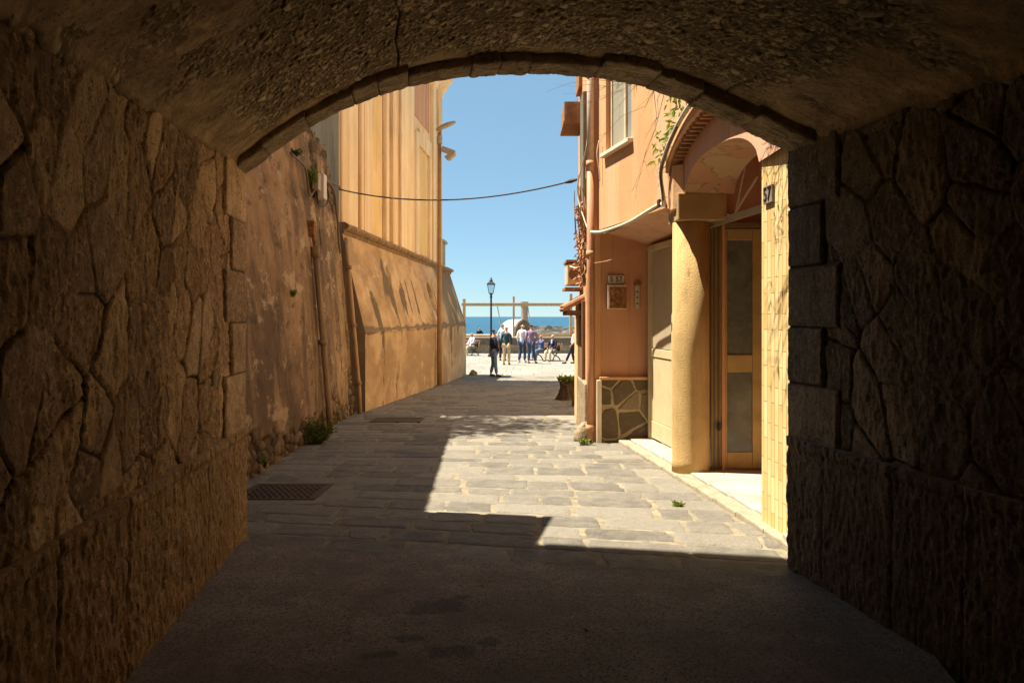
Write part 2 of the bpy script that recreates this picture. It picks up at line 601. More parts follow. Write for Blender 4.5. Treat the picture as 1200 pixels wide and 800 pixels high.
MAT['iron'] = plain('black cast iron', (.028, .03, .028), .5)
MAT['lamp_dark'] = plain('dark lamp iron', (.022, .028, .03), .45)
MAT['box_white'] = mottled('white plastic box', (.66, .58, .45), .15, 10, .5, .1)
MAT['cover_iron'] = mottled('rusty cast iron cover', (.095, .06, .035), .35, 10, .65, .6, 60, .006, metal=.2)
MAT['wood_new'] = mottled('new pale timber', (.60, .40, .20), .25, 8, .8, .3, streak=.3)
MAT['wood_old'] = mottled('old brown timber', (.20, .105, .05), .4, 7, .85, .4, streak=.4)
MAT['wood_mid'] = mottled('weathered red-brown timber', (.33, .165, .08), .35, 7, .85, .4, streak=.4)
MAT['tile_clay'] = mottled('old clay tile', (.40, .20, .10), .35, 9, .9, .4)
MAT['shutter'] = mottled('grey-green shutter', (.16, .145, .10), .2, 6, .7, .2)
MAT['house_yellow'] = facade_mat('pale yellow house wall', (.66, .46, .22), (.45, .28, .12), .5)
MAT['white_dome'] = mottled('white painted vault', (.80, .76, .68), .12, 3, .7, .2)
MAT['dark_stone'] = mottled('dark boulder stone', (.17, .145, .115), .5, 3, .9, .6, 15, .05)
MAT['chimney'] = mottled('grey chimney', (.27, .22, .16), .2, 3, .9, .2)
t = NT('sea wall stone')
br = t.n('ShaderNodeTexBrick')
sep = t.n('ShaderNodeSeparateXYZ'); cmb = t.n('ShaderNodeCombineXYZ')
t.l(t.vec, sep.inputs[0]); t.l(sep.outputs['X'], cmb.inputs[0]); t.l(sep.outputs['Z'], cmb.inputs[1])
t.l(cmb.outputs[0], br.inputs['Vector'])
br.inputs['Scale'].default_value = 1; br.inputs['Brick Width'].default_value = .42; br.inputs['Row Height'].default_value = .17
br.inputs['Mortar Size'].default_value = .015
br.inputs['Color1'].default_value = (.30, .235, .15, 1); br.inputs['Color2'].default_value = (.42, .33, .22, 1); br.inputs['Mortar'].default_value = (.20, .155, .10, 1)
t.color(t.mix(t.ramp(t.noise(3, 5), [(.4, 0.0), (.7, .5)]), br.outputs['Color'], (.24, .19, .12))); t.rough(.9)
t.bump(t.math('SUBTRACT', 1.0, br.outputs['Fac']), .6, .02)
MAT['seawall'] = t.m
MAT['coping'] = mottled('dark coping stone', (.15, .125, .095), .3, 2, .9, .3)
MAT['ledge'] = mottled('sandy ledge top', (.40, .31, .20), .25, 1.5, .9, .3)
t = NT('sea water')
d = t.n('ShaderNodeTexNoise')
t.color(t.ramp(t.noise(.02, 4, .6, t.mapped((.6, 2.5, 1))), [(.3, (.010, .062, .105)), (.7, (.018, .092, .145))]))
t.rough(.3); t.b.inputs['Specular IOR Level'].default_value = .2
t.bump(t.noise(.35, 6, .65, t.mapped((1, 2.2, 1))), .9, .6)
MAT['sea'] = t.m


def leaf_mat(name, a, b):
    t = NT(name)
    c = t.ramp(t.noise(9, 3), [(.3, a), (.7, b)])
    t.color(c); t.rough(.55)
    tr = t.n('ShaderNodeBsdfTranslucent'); t.l(c, tr.inputs['Color'])
    mx = t.n('ShaderNodeMixShader'); mx.inputs[0].default_value = .35
    t.l(t.b.outputs[0], mx.inputs[1]); t.l(tr.outputs[0], mx.inputs[2])
    t.l(mx.outputs[0], t.t.nodes['Material Output'].inputs['Surface'])
    return t.m


MAT['leaf'] = leaf_mat('fresh green leaf', (.13, .19, .02), (.26, .31, .04))
MAT['leaf_dark'] = leaf_mat('olive leaf', (.05, .07, .012), (.12, .14, .025))
MAT['leaf_mid'] = leaf_mat('weed leaf', (.09, .12, .018), (.18, .21, .035))
MAT['bark'] = mottled('grey brown bark', (.16, .115, .07), .4, 12, .95, .8, 25, .02)
MAT['stump'] = mottled('old stump bark', (.13, .085, .05), .5, 7, .95, 1.0, 18, .05, streak=.6, streak_c=(.03, .02, .014))
MAT['dead_leaf'] = plain('dead leaf', (.42, .30, .16), .8)
MAT['stem'] = plain('dry twig', (.22, .13, .065), .8)
MAT['skin'] = plain('skin', (.50, .27, .17), .55)


def cloth(name, c): return mottled(name, c, .25, 6, .9, .3, 120, .003)


# ================================================================== TUNNEL BUILDING
L0 = Vector((-1.96, 5.81)); R0 = Vector((1.78, 5.08))
DL = Vector((.104, -1.0)); DR = Vector((.171, -1.0))
NL = Vector((1, .104)).normalized(); NR = Vector((-1, -.171)).normalized()
MD = (R0 - L0)                                  # along the mouth
MN = Vector((-MD.y, MD.x)).normalized()         # out of the tunnel, towards the sea

arc_px = [(268, 216), (284, 205), (305, 191), (340, 166), (370, 147), (400, 131), (450, 111), (500, 97), (550, 90), (600, 87),
          (650, 88), (700, 93), (750, 103), (800, 119), (850, 141), (900, 168), (927, 181)]
S_, Z_ = [], []
for px, py in arc_px:
    r = (px - 600) / F
    s = (5.81 * r + 1.96) / (3.74 + .73 * r)
    d = 5.81 - .73 * s
    S_.append(s); Z_.append(EYE + (371 - py) / F * d)
S_ = np.array(S_); Z_ = np.array(Z_)
S_[0] = -.002; S_[-1] = 1.002
_ks = np.linspace(0, 1, 401)
_kz = np.interp(_ks, S_, Z_)
_k = np.hanning(41); _k /= _k.sum()
_pad = np.concatenate([2 * _kz[0] - _kz[20:0:-1], _kz, 2 * _kz[-1] - _kz[-2:-22:-1]])
_kz = np.convolve(_pad, _k, 'valid')


def arcz(s): return np.interp(s, _ks, _kz)


tun = thing('passage_building', (0, 5.0, 0), 'dark vaulted stone passage framing the view, with polygonal masonry side walls', 'building')


def side_wall(P0, D, N, seed, qrows, zs, dense, mat_up, mat_pl, zl, wide, narrow):
    tt = np.concatenate([np.arange(0, dense, .009), np.arange(dense, 9.01, .12)])
    # upper polygonal masonry
    zz = np.arange(zl - .01, zs + .22, .0105)
    T, Z = np.meshgrid(tt, zz, indexing='ij')
    wx = T + .03 * (fbm(T * 6, Z * 6, 3, seed + 50) - .5); wz = Z + .03 * (fbm(T * 6, Z * 6, 3, seed + 60) - .5)
    bd, cid, c2, ox, oy = voro((wx + .25 * wz) / .235, wz / .29, seed, .95, .28, local=True)
    bd = bd * .25
    # quoins
    qi = np.searchsorted(np.array(qrows), Z)
    w = np.where(qi % 2 == 0, wide, narrow)
    edges = np.concatenate([[zl - .3], qrows, [zs + .8]])
    lo = edges[np.clip(qi, 0, len(edges) - 2)]; hi = edges[np.clip(qi + 1, 0, len(edges) - 1)]
    inq = T < w
    qd = np.minimum(np.minimum(Z - lo, hi - Z), np.where(inq, w - T, T - w))
    bd = np.where(inq, qd, np.minimum(bd, np.abs(T - w)))
    bd = np.where(T < .012, np.minimum(bd, .02), bd)
    cid = np.where(inq, _hash(qi.astype(float), qi * 0.0 + 3, 0, seed), cid)
    c2 = np.where(inq, .75, c2)
    gwid = .003 + .010 * fbm(T * 4, Z * 4, 3, seed + 4) ** 1.5
    fill = sstep(.36, .52, fbm(T * 2.4, Z * 2.4, 4, seed + 5))          # joints still full of mortar
    g = np.where(inq, 1 - sstep(.003, .011, qd), (1 - sstep(.3 * gwid, 1.7 * gwid, bd)) * (1 - .75 * fill))
    gq = (1 - sstep(.004, .016, np.abs(T - w - .012 * (fbm(Z * 9, T * 0, 3, seed + 7) - .5)))) * sstep(.35, .5, fbm(Z * 3.3, T * 0 + 2, 3, seed + 8))
    pillow = .003 * sstep(0, .02, bd)
    tilt = np.where(inq, 0, (cid - .5) * ox + (c2 - .5) * oy) * .014
    rough = .034 * (fbm(T * 8, Z * 5.5, 5, seed + 9, .6) - .5) + .016 * (fbm(T * 48, Z * 24, 3, seed + 19) - .5)
    h = pillow + tilt + (c2 - .5) * .010 + rough * np.where(c2 > .72, .45, 1.0) - .013 * g - .045 * gq + .014 * inq
    h = h * sstep(0, .03, zs + .4 - Z)
    X = P0.x + D.x * T + N.x * h; Y = P0.y + D.y * T + N.y * h
    me = gridmesh('masonry', X, Y, Z, {'tint': np.clip(cid, 0, 1), 'groove': np.maximum(g * .75, gq)}, flip=(N.x < 0))
    link('masonry', me, mat_up, tun, smooth=True)
    # plinth of large blocks
    zz = np.concatenate([np.arange(-.06, zl - .05, .011), [zl - .04, zl - .03, zl - .02, zl - .012, zl - .006, zl, zl + .004]])
    T, Z = np.meshgrid(tt, zz, indexing='ij')
    jt = np.cumsum([.40, .62, .50, .78, .66, .9, .8, .9, .8, .9])
    jd = np.min(np.abs(T[..., None] - jt - .03 * (fbm(Z * 3, Z * 0 + seed, 3, seed) - .5)[..., None]), -1)
    bi = np.searchsorted(jt, T)
    g = 1 - sstep(.003, .014, jd)
    h = .026 + .002 * sstep(0, .03, jd) + .020 * (fbm(T * 10, Z * 6, 5, seed + 29, .62) - .5) + .022 * (fbm(T * 50, Z * 22, 3, seed + 39) - .5) - .008 * g
    h = h + .012 * sstep(zl - .07, zl - .05, Z) + .004 * (_hash(bi.astype(float), bi * 0.0, 0, seed) - .5)
    h = np.where(Z > zl - .05, h * (1 - .12 * ((Z - zl + .05) / .05)), h)
    h = np.where(Z > zl + .001, -.06, h)
    X = P0.x + D.x * T + N.x * h; Y = P0.y + D.y * T + N.y * h
    tint = _hash(bi.astype(float), bi * 0.0, 7, seed)
    me = gridmesh('plinth', X, Y, Z, {'tint': .25 + .4 * tint, 'groove': g * .55}, flip=(N.x < 0))
    link('plinth', me, mat_pl, tun, smooth=True)


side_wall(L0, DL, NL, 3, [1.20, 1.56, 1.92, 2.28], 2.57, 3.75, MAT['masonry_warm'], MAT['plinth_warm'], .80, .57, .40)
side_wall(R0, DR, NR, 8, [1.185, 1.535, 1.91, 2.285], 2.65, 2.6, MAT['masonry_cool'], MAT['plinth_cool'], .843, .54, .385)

# vault
ss = np.linspace(-.012, 1.012, 520)
tt = np.concatenate([np.arange(0.0, 3.75, .0085), np.arange(3.75, 9.01, .12)])
T, S = np.meshgrid(tt, ss, indexing='ij')
XL = L0.x + DL.x * T; YL = L0.y + DL.y * T; XR = R0.x + DR.x * T; YR = R0.y + DR.y * T
X = XL + (XR - XL) * S; Y = YL + (YR - YL) * S
Zb = arcz(np.clip(S, 0, 1)) + .075 - T * (.035 * (1 - S) + .03 * S)
bulge = sstep(0, .25, T)
U = S * 4.2
WT = T + .012 * (fbm(T * 25, U * 25, 3, 81) - .5); WU = U + .012 * (fbm(T * 25, U * 25, 3, 82) - .5)
stone = np.zeros_like(T); stint = np.zeros_like(T)
for cs, keep, hh_, sd_ in ((.022, .45, .006, 21), (.038, .42, .011, 23), (.070, .18, .016, 25)):
    bb, ii, jj = voro(WT / cs + sd_, WU / (cs * .75), sd_, .95)
    on = (ii < keep) * sstep(.06, .16, bb - .10 * jj)
    stone = np.maximum(stone, on * hh_ * (.5 + .7 * jj))
    stint = np.where(on > .4, .45 + .55 * _hash(np.round(jj * 9999), np.round(ii * 9999), 0, 3), stint)
edge = np.minimum(S, 1 - S)
plm = 1 - sstep(.02, .13, edge + .16 * (fbm(T * 1.7, U * 1.7, 5, 71) - .5) * 2)
plm = np.maximum(plm, 1 - sstep(.28, .48, T + .25 * (fbm(T * 3, U * 3, 4, 72) - .5)))
plm = plm * (1 - .75 * sstep(.55, .66, fbm(T * 3.1, U * 3.1, 5, 77)))
h = stone * (1 - plm) + .022 * (fbm(T * 4, U * 4, 5, 73) - .5) + plm * (.012 + .008 * (fbm(T * 30, U * 30, 3, 74) - .5))
crack = np.zeros_like(T)
for s0, amp in ((.865, .010), (.31, .012)):
    cd = .012 * (s0 < .5) * 0 + np.abs(S - s0 - amp * (fbm(T * 2.2, T * 0 + s0 * 9, 4, 75) - .5) * 2) * 4.2
    crack = np.maximum(crack, (1 - sstep(.002, .010, cd)) * sstep(.3, .5, fbm(T * 1.3, T * 0 + s0, 3, 76) + .15))
crn = 1 - sstep(.0, .012, edge + .006 * (fbm(T * 9, U, 4, 78) - .5))
h = h - .025 * crack + .10 * crn * fbm(T * 7, U * 7, 4, 79)
Z = Zb - h
tint = np.where(stint > 0, stint, .30 * fbm(T * 20, U * 20, 3, 83))
me = gridmesh('vault', X, Y, Z, {'tint': tint, 'plaster': plm, 'groove': np.maximum(crack, .5 * crn)}, flip=False)
link('vault', me, MAT['vault'], tun, smooth=True)

# arch ring of voussoirs at the mouth
vs = np.cumsum(RNG.uniform(.045, .12, 24)); vs = np.concatenate([[0], vs[vs < .96], [1.0]])
depth_i = RNG.uniform(.24, .36, len(vs)); drop_i = RNG.uniform(-.006, .012, len(vs))
ss = np.linspace(0, 1, 760)
prof = [('f', .34), ('f', .2), ('f', .1), ('f', .03)] + [('i', q) for q in np.linspace(0, 1, 30)] + [('b', .02), ('b', .05), ('b', .1), ('b', .2)]
V = np.zeros((len(ss), len(prof), 3)); GR = np.zeros((len(ss), len(prof)))
vi = np.clip(np.searchsorted(vs, ss, 'right') - 1, 0, len(vs) - 2)
vd = np.min(np.abs(ss[:, None] - vs[None]), 1) * 4.2
g = 1 - sstep(.002, .012, vd)
dz = arcz(ss + .004) - arcz(ss - .004)
for k, (kind, q) in enumerate(prof):
    if kind == 'f': t_ = np.full_like(ss, -.012); up = np.full_like(ss, q)
    elif kind == 'i': t_ = depth_i[vi] * q; up = np.zeros_like(ss)
    else: t_ = depth_i[vi]; up = np.full_like(ss, q)
    n = .020 * (fbm(ss * 60, np.full_like(ss, k * .9 if kind == 'i' else k * .5), 5, 91, .6) - .5)
    up = up + n * 1.3 - drop_i[vi] + .006 * g
    if kind == 'i' and (q < .02 or q > .98): up = up + .012
    xl = L0.x + DL.x * t_; yl = L0.y + DL.y * t_; xr = R0.x + DR.x * t_; yr = R0.y + DR.y * t_
    V[:, k, 0] = xl + (xr - xl) * ss; V[:, k, 1] = yl + (yr - yl) * ss
    V[:, k, 2] = arcz(ss) + up; GR[:, k] = g
me = gridmesh('arch_ring', V[..., 0], V[..., 1], V[..., 2], {'groove': GR})
link('arch_ring', me, MAT['ring'], tun, smooth=True)

# street front above and beside the arch, and the mass of the building around the passage
def mouth(s, off=0.0):
    p = L0 + MD * s + MN * off
    return p


mb = MB()
sl = np.linspace(0, 1, 60)
for a, b in zip(sl[:-1], sl[1:]):
    pa = mouth(a, .012); pb = mouth(b, .012)
    mb.quad((pa.x, pa.y, float(arcz(a)) + .05), (pb.x, pb.y, float(arcz(b)) + .05), (pb.x, pb.y, 8.2), (pa.x, pa.y, 8.2))
for s0, s1 in ((-1.8, 0), (1.0, 2.6)):
    pa = mouth(s0, .012); pb = mouth(s1, .012)
    mb.quad((pa.x, pa.y, -.4), (pb.x, pb.y, -.4), (pb.x, pb.y, 8.2), (pa.x, pa.y, 8.2))
o = mb.build('front_wall', MAT['facade_ext'], tun)
mb = MB()
a = mouth(-1.8); b = mouth(2.6); back = 10.0
ab = a - MN * back; bb = b - MN * back
mb.quad((a.x, a.y, -.4), (ab.x, ab.y, -.4), (ab.x, ab.y, 8.2), (a.x, a.y, 8.2))
mb.quad((b.x, b.y, -.4), (bb.x, bb.y, -.4), (bb.x, bb.y, 8.2), (b.x, b.y, 8.2))
mb.quad((ab.x, ab.y, -.4), (bb.x, bb.y, -.4), (bb.x, bb.y, 8.2), (ab.x, ab.y, 8.2))  # unseen closed back end, added to keep the passage dark
mb.build('unseen_outer_shell', MAT['facade_ext'], tun)
mb = MB()
ra = mouth(-1.84, .2); rb = mouth(2.64, .2)
mb.prism([ra, rb, rb - MN * (back + .4), ra - MN * (back + .4)][::-1], 8.2, 8.4)
mb.build('roof', MAT['tile_clay'], tun)
mb = MB()
ra = mouth(.55, .02); rb = mouth(2.6, .02)
mb.prism([ra, rb, rb + MN * .16, ra + MN * .16], 4.3, 4.45)
mb.build('string_course', MAT['white_trim'], tun, bevel=.02)
mb = MB()
ra = mouth(-.9, .02); rb = mouth(.075, .02)
mb.prism([ra, rb, rb + MN * .98, ra + MN * .98], 3.62, 3.78)
mb.build('balcony_slab', MAT['facade_ext'], tun, bevel=.015)

# ================================================================== GROUND
mb = MB()
xs = [-220, -60, -20, -8, 0, 8, 20, 60, 220]; ys = [-120, -20, 0, 6, 12, 18, 24, 29, 40, 58]
for j in range(len(ys) - 1):
    for i in range(len(xs) - 1):
        mb.quad(*[(x, y, gz(y) - .06) for x, y in ((xs[i], ys[j]), (xs[i + 1], ys[j]), (xs[i + 1], ys[j + 1]), (xs[i], ys[j + 1]))])
tag(mb.build('ground', MAT['earth']), kind='structure')

# asphalt in the passage up to the mouth
sa = np.linspace(-.12, 1.12, 240); ta = np.concatenate([np.arange(0, 4.6, .022), np.arange(4.7, 13.5, .4)])
TA, SA = np.meshgrid(ta, sa, indexing='ij')
e0 = .05 * (fbm(SA * 9, SA * 0, 4, 44) - .5) * 2 * (1 - sstep(0, .12, TA))
off = -.16 - TA + e0
XA = L0.x + MD.x * SA + MN.x * off; YA = L0.y + MD.y * SA + MN.y * off
ZA = .008 + .010 * (fbm(XA * 1.5, YA * 1.5, 4, 45) - .5) + .004 * (fbm(XA * 12, YA * 12, 3, 46) - .5)
stain = np.zeros_like(XA)
for px, py, rx_, ry_ in ((512, 712, .13, .11), (540, 700, .06, .05), (478, 748, .08, .045), (440, 768, .10, .05), (524, 766, .15, .085), (575, 752, .06, .05), (690, 700, .05, .03), (490, 720, .08, .03)):
    d = 933 * EYE / (py - 371); x = (px - 600) / F * d
    q = ((XA - x) / rx_) ** 2 + ((YA - d) / ry_) ** 2 + 4.5 * (fbm(XA * 9, YA * 9, 5, 47, .6) - .5)
    stain = np.maximum(stain, 1 - sstep(.5, 1.15, q))
me = gridmesh('asphalt_floor', XA, YA, ZA, {'stain': stain})
tag(link('asphalt_floor', me, MAT['asphalt'], smooth=True), kind='structure')

# mortar bed of the street
ys_ = np.linspace(4.2, 30.2, 160); xs_ = np.linspace(-4.2, 3.2, 60)
XX, YY = np.meshgrid(xs_, ys_, indexing='ij')
ZZ = gz_np(YY) + .0005 + .007 * (fbm(XX * 5, YY * 5, 4, 5) - .5)
me = gridmesh('street_bed', XX, YY, ZZ, flip=False)
tag(link('street_bed', me, MAT['mortar'], smooth=True), kind='structure')


def slab_field(name, mat, rows, x0f, x1f, lens, gap, rnd, ny, top, skip=None, wob=.02):
    """rows: list of (y0,y1,slope); irregular dressed slabs as one paved surface"""
    verts, faces, tint = [], [], []
    for ri, (y0, y1, sl0, sl1) in enumerate(rows):
        x = x0f - random.uniform(0, lens[1])
        while x < x1f:
            w = random.uniform(*lens)
            xa, xb = x + gap / 2 + random.uniform(0, gap * .5), x + w - gap / 2
            x += w
            cx = (xa + xb) / 2; cy = (y0 + y1) / 2 + sl0 * cx
            if skip and skip(cx, cy): continue
            ga = gap * random.uniform(.3, .7); gb = gap * random.uniform(.3, .7)
            pts = []
            cnr = [(xa, y0 + sl0 * xa + ga), (xb, y0 + sl0 * xb + ga), (xb, y1 + sl1 * xb - gb), (xa, y1 + sl1 * xa - gb)]
            cnr = [(px_ + random.uniform(-wob, wob), py_ + random.uniform(-wob * .7, wob * .7)) for px_, py_ in cnr]
            for k in range(4):
                a_ = cnr[k]; b_ = cnr[(k + 1) % 4]
                for q in range(ny):
                    f = q / ny
                    jx, jy = random.uniform(-wob, wob) * .45, random.uniform(-wob, wob) * .45
                    pts.append([a_[0] + (b_[0] - a_[0]) * f + jx, a_[1] + (b_[1] - a_[1]) * f + jy])
            # round the corners
            for k in range(4):
                p = pts[k * ny]
                p[0] += (cx - p[0]) * rnd * .5; p[1] += (cy - p[1]) * rnd * .5
            dz_ = random.uniform(-.0025, .003); tx = random.uniform(-.004, .004); ty = random.uniform(-.005, .005)
            n0 = len(verts); k = len(pts)
            hx = max(.05, (xb - xa) / 2); hy = max(.05, (y1 - y0) / 2)
            for ins, zo in ((0, -.03), (0.0, top - .008), (.012, top - .001), (.05, top + .003)):
                for p in pts:
                    fx = 1 - ins / hx; fy = 1 - ins / hy
                    X_ = cx + (p[0] - cx) * fx; Y_ = cy + (p[1] - cy) * fy
                    verts.append((X_, Y_, gz(Y_) + zo + dz_ + tx * (X_ - cx) + ty * (Y_ - cy)))
            for r_ in range(3):
                for q in range(k):
                    q2 = (q + 1) % k
                    faces.append((n0 + r_ * k + q, n0 + r_ * k + q2, n0 + (r_ + 1) * k + q2, n0 + (r_ + 1) * k + q))
            faces.append(tuple(n0 + 3 * k + q for q in range(k)))
            tint += [random.random()] * (4 * k)
    me = bpy.data.meshes.new(name)
    me.from_pydata(verts, [], faces)
    at = me.attributes.new('tint', 'FLOAT', 'POINT'); at.data.foreach_set('value', tint)
    o = link(name, me, mat, smooth=False)
    return tag(o, kind='structure')


rows = []
y = 5.15; sl = -.195
while y < 29.6:
    hgt = random.uniform(.30, .48) if y > 5.5 else .36
    sl1 = -.195 * max(0, min(1, 1 - (y + hgt - 6) / 5)) + random.uniform(-.008, .008)
    rows.append((y, y + hgt, sl, sl1))
    y += hgt; sl = sl1


def skip_patch(cx, cy): return (-2.72 < cx < -1.45 and 7.0 < cy < 8.0)


slab_field('street_paving', MAT['slab'], rows, -3.6, 2.6, (.28, .72), .020, .07, 4, .005, skip_patch, .026)
rows = []
y = 29.75
while y < 47.8:
    rows.append((y, y + .82, 0, 0)); y += .82
slab_field('plaza_paving', MAT['plaza'], rows, -20, 20, (.9, 1.5), .02, .0, 1, .004, None, .004)
mb = MB(); mb.quad((-40, 29.6, -.632), (40, 29.6, -.632), (40, 48.2, -.632), (-40, 48.2, -.632))
tag(mb.build('plaza_bed', MAT['plaza_joint']), kind='structure')

# concrete patch with the square iron cover
XX, YY = np.meshgrid(np.linspace(-2.75, -1.42, 30), np.linspace(6.92, 8.02, 26), indexing='ij')
XX = XX + .03 * (fbm(XX * 4, YY * 4, 3, 41) - .5) * 2; YY = YY + .03 * (fbm(XX * 4, YY * 4, 3, 42) - .5) * 2
me = gridmesh('concrete_patch', XX, YY, gz_np(YY) + .004 + .004 * (fbm(XX * 6, YY * 6, 3, 43) - .5))
tag(link('concrete_patch', me, MAT['patch'], smooth=True), kind='structure')

cov = thing('manhole_cover', (-2.13, 7.45, gz(7.45)), 'square rusty iron manhole cover set in pale concrete at the foot of the left wall', 'manhole cover')
z0 = gz(7.45)
mb = MB()
sl_ = -.027
def tilt_box(mb, x0, y0, x1, y1, za, zb):
    n = len(mb.v)
    for zz in (za, zb):
        for x, y in ((x0, y0), (x1, y0), (x1, y1), (x0, y1)):
            mb.v.append((x, y, gz(y) + zz))
    mb.f += [(n + 3, n + 2, n + 1, n), (n + 4, n + 5, n + 6, n + 7)]
    for i in range(4):
        j = (i + 1) % 4
        mb.f.append((n + i, n + j, n + 4 + j, n + 4 + i))
tilt_box(mb, -2.45, 7.13, -1.81, 7.77, -.02, .009)
for i in range(11):
    for j in range(11):
        x = -2.43 + .056 * i + (.0 if j % 2 else .02); y = 7.15 + .056 * j
        tilt_box(mb, x, y, x + .030, y + .030, .008, .014)
mb.build('lid', MAT['cover_iron'], cov)
mb = MB()
for q in ((-2.51, 7.07, -1.75, 7.125), (-2.51, 7.775, -1.75, 7.83), (-2.51, 7.127, -2.455, 7.773), (-1.805, 7.127, -1.75, 7.773)):
    tilt_box(mb, *q, -.02, .012)
mb.build('frame', MAT['cover_iron'], cov)

dg = thing('drain_grate', (-2.0, 13.9, gz(13.9)), 'slotted dark iron drain grate in shaded paving near the scarp wall corner', 'drain grate')
mb = MB()
for i in range(14):
    x = -2.38 + .055 * i
    tilt_box(mb, x, 13.62, x + .030, 14.18, -.01, .018)
mb.build('bars', MAT['cover_iron'], dg)
mb = MB()
for q in ((-2.44, 13.56, -1.56, 13.615), (-2.44, 14.185, -1.56, 14.24), (-2.44, 13.617, -2.39, 14.183), (-1.61, 13.617, -1.56, 14.183)):
    tilt_box(mb, *q, -.01, .02)
mb.build('frame', MAT['cover_iron'], dg)

# ================================================================== LEFT RETAINING WALL
rw = thing('retaining_wall', (-2.8, 11, gz(11)), 'tall stained brown retaining wall of crumbling render left of the lane', 'wall')
A = Vector((-2.50, 5.70)); B = Vector((-2.99, 15.1))
LEN = (B - A).length; RD = (B - A).normalized(); RN = Vector((RD.y, -RD.x))
uu = np.concatenate([np.arange(0, 1.6, .06), np.arange(1.6, LEN, .021), [LEN]])
vv = np.linspace(0, 1, 220)
Uu, Vv = np.meshgrid(uu, vv, indexing='ij')
top = 4.68 - .10 * np.abs(fbm(uu * 2.5, uu * 0, 4, 31) - .5) * 2 - .55 * sstep(LEN - .9, LEN, uu) - .25 * (fbm(uu * 5, uu * 0 + 2, 3, 32) - .5) * sstep(LEN - 3, LEN - 1.5, uu)
zb = gz_np(A.y + RD.y * uu) - .15
Zz = zb[:, None] + (top - zb)[:, None] * Vv
loc_z = Zz - zb[:, None] - .15
n_edge = fbm(Uu * 1.6, Zz * 1.6, 5, 33)
rub = 1 - sstep(-.02, .05, loc_z - (.18 + .16 * (1 - sstep(3.2, 4.6, Uu)) + .75 * np.maximum(0, n_edge - .38) + .35 * sstep(5.6, 8.5, Uu) * sstep(.45, .6, fbm(Uu * 2.2, Zz, 4, 39))))
upm = sstep(LEN - 2.6, LEN - 2.3, Uu + .3 * (n_edge - .5)) * sstep(3.35, 3.55, Zz + .5 * (n_edge - .5))
strip = sstep(LEN - 1.75, LEN - 1.7, Uu) * (1 - sstep(LEN - 1.05, LEN - 1.0, Uu)) * (1 - sstep(4.3, 4.4, Zz))
rub = np.maximum(rub, upm * (1 - strip))
holes = np.zeros_like(Uu)
for hu, hz_, hr, hh in ((7.3, 2.86, .07, .17), (9.05, 1.9, .07, .16), (9.1, 1.25, .09, .3), (8.3, .75, .06, .12), (6.8, .55, .07, .14)):
    holes = np.maximum(holes, 1 - sstep(.7, 1.1, ((Uu - hu) / hr) ** 2 + ((Zz - hz_) / hh) ** 2 + .5 * (fbm(Uu * 9, Zz * 9, 3, 38) - .5)))
bd, ci, c2 = voro(Uu / .17, Zz / .13, 34, .95)
g = (1 - sstep(.03, .14, bd)) * rub
h = .05 * (fbm(Uu * .8, Zz * .8, 4, 35) - .5) + .022 * (fbm(Uu * 5, Zz * 3, 5, 36, .6) - .5)
h = h + rub * (-.06 + .035 * c2 + .03 * sstep(0, .3, bd) + .03 * (fbm(Uu * 14, Zz * 14, 3, 37) - .5)) - .09 * holes
bat = -.085 * np.maximum(0, Zz)
X = A.x + RD.x * Uu + RN.x * (h + bat); Y = A.y + RD.y * Uu + RN.y * (h + bat)
me = gridmesh('wall_face', X, Y, Zz, {'rubble': rub, 'tint': ci, 'groove': np.maximum(g, holes)}, flip=False)
link('wall_face', me, MAT['retaining'], rw, smooth=True)
mb = MB()   # core and end of the wall
Ab = A + RD * .1 - RN * .46; Bb = B - RD * .02 - RN * .10
mb.prism([Ab, Bb, Bb - RN * .9, Ab - RN * .5][::-1], -.5, 4.05, [p - RN * (.30 if i in (0, 1) else 0) for i, p in enumerate([Ab, Bb, Bb - RN * .9, Ab - RN * .5])][::-1])
mb.build('wall_core', MAT['rubble_base'], rw)
mb = MB(); mb.prism([(-14, 5.9), (-3.2, 5.9), (-3.85, 15.6), (-14, 15.6)], -.4, 4.02)
tag(mb.build('garden_terrace', MAT['earth']), kind='structure')

# garden tree that throws the dappled shade on the lane
def tree(name, base, label, cat, height, crown_c, crown_r, nclump, nleaf, lsize, seed, mat):
    random.seed(seed)
    t = thing(name, base, label, cat)
    mb = MB()
    b = Vector(base); c = Vector(crown_c)
    mb.tube([b, b + (c - b) * .4 + Vector((.1, 0, 0)), b + (c - b) * .75], [.16, .12, .08], 10)
    lm = MB()
    for i in range(nclump):
        while True:
            q = Vector((random.uniform(-1, 1), random.uniform(-1, 1), random.uniform(-1, 1)))
            if q.length < 1: break
        p = c + Vector((q.x * crown_r[0], q.y * crown_r[1], q.z * crown_r[2]))
        st_ = b + (c - b) * random.uniform(.45, .8)
        mid = (st_ + p) / 2 + Vector((0, 0, random.uniform(0, .3)))
        mb.tube([st_, mid, p], [.05, .025, .008], 6)
        for k in range(nleaf):
            e = Vector((random.gauss(0, 1), random.gauss(0, 1), random.gauss(0, .7))) * .26
            lm.leaf(p + e, (random.uniform(-1, 1), random.uniform(-1, 1), random.uniform(-1, .3)), lsize * random.uniform(.7, 1.3), .5)
    mb.build('trunk', MAT['bark'], t, smooth=True)
    lm.build('crown', mat, t)
    return t


tree('garden_tree', (-5.6, 14.2, 4.0), 'leafy garden tree standing on the terrace above the stained retaining wall', 'tree', 6, (-5.4, 14.2, 9.2), (1.3, 1.7, 1.9), 46, 60, .17, 5, MAT['leaf_dark'])

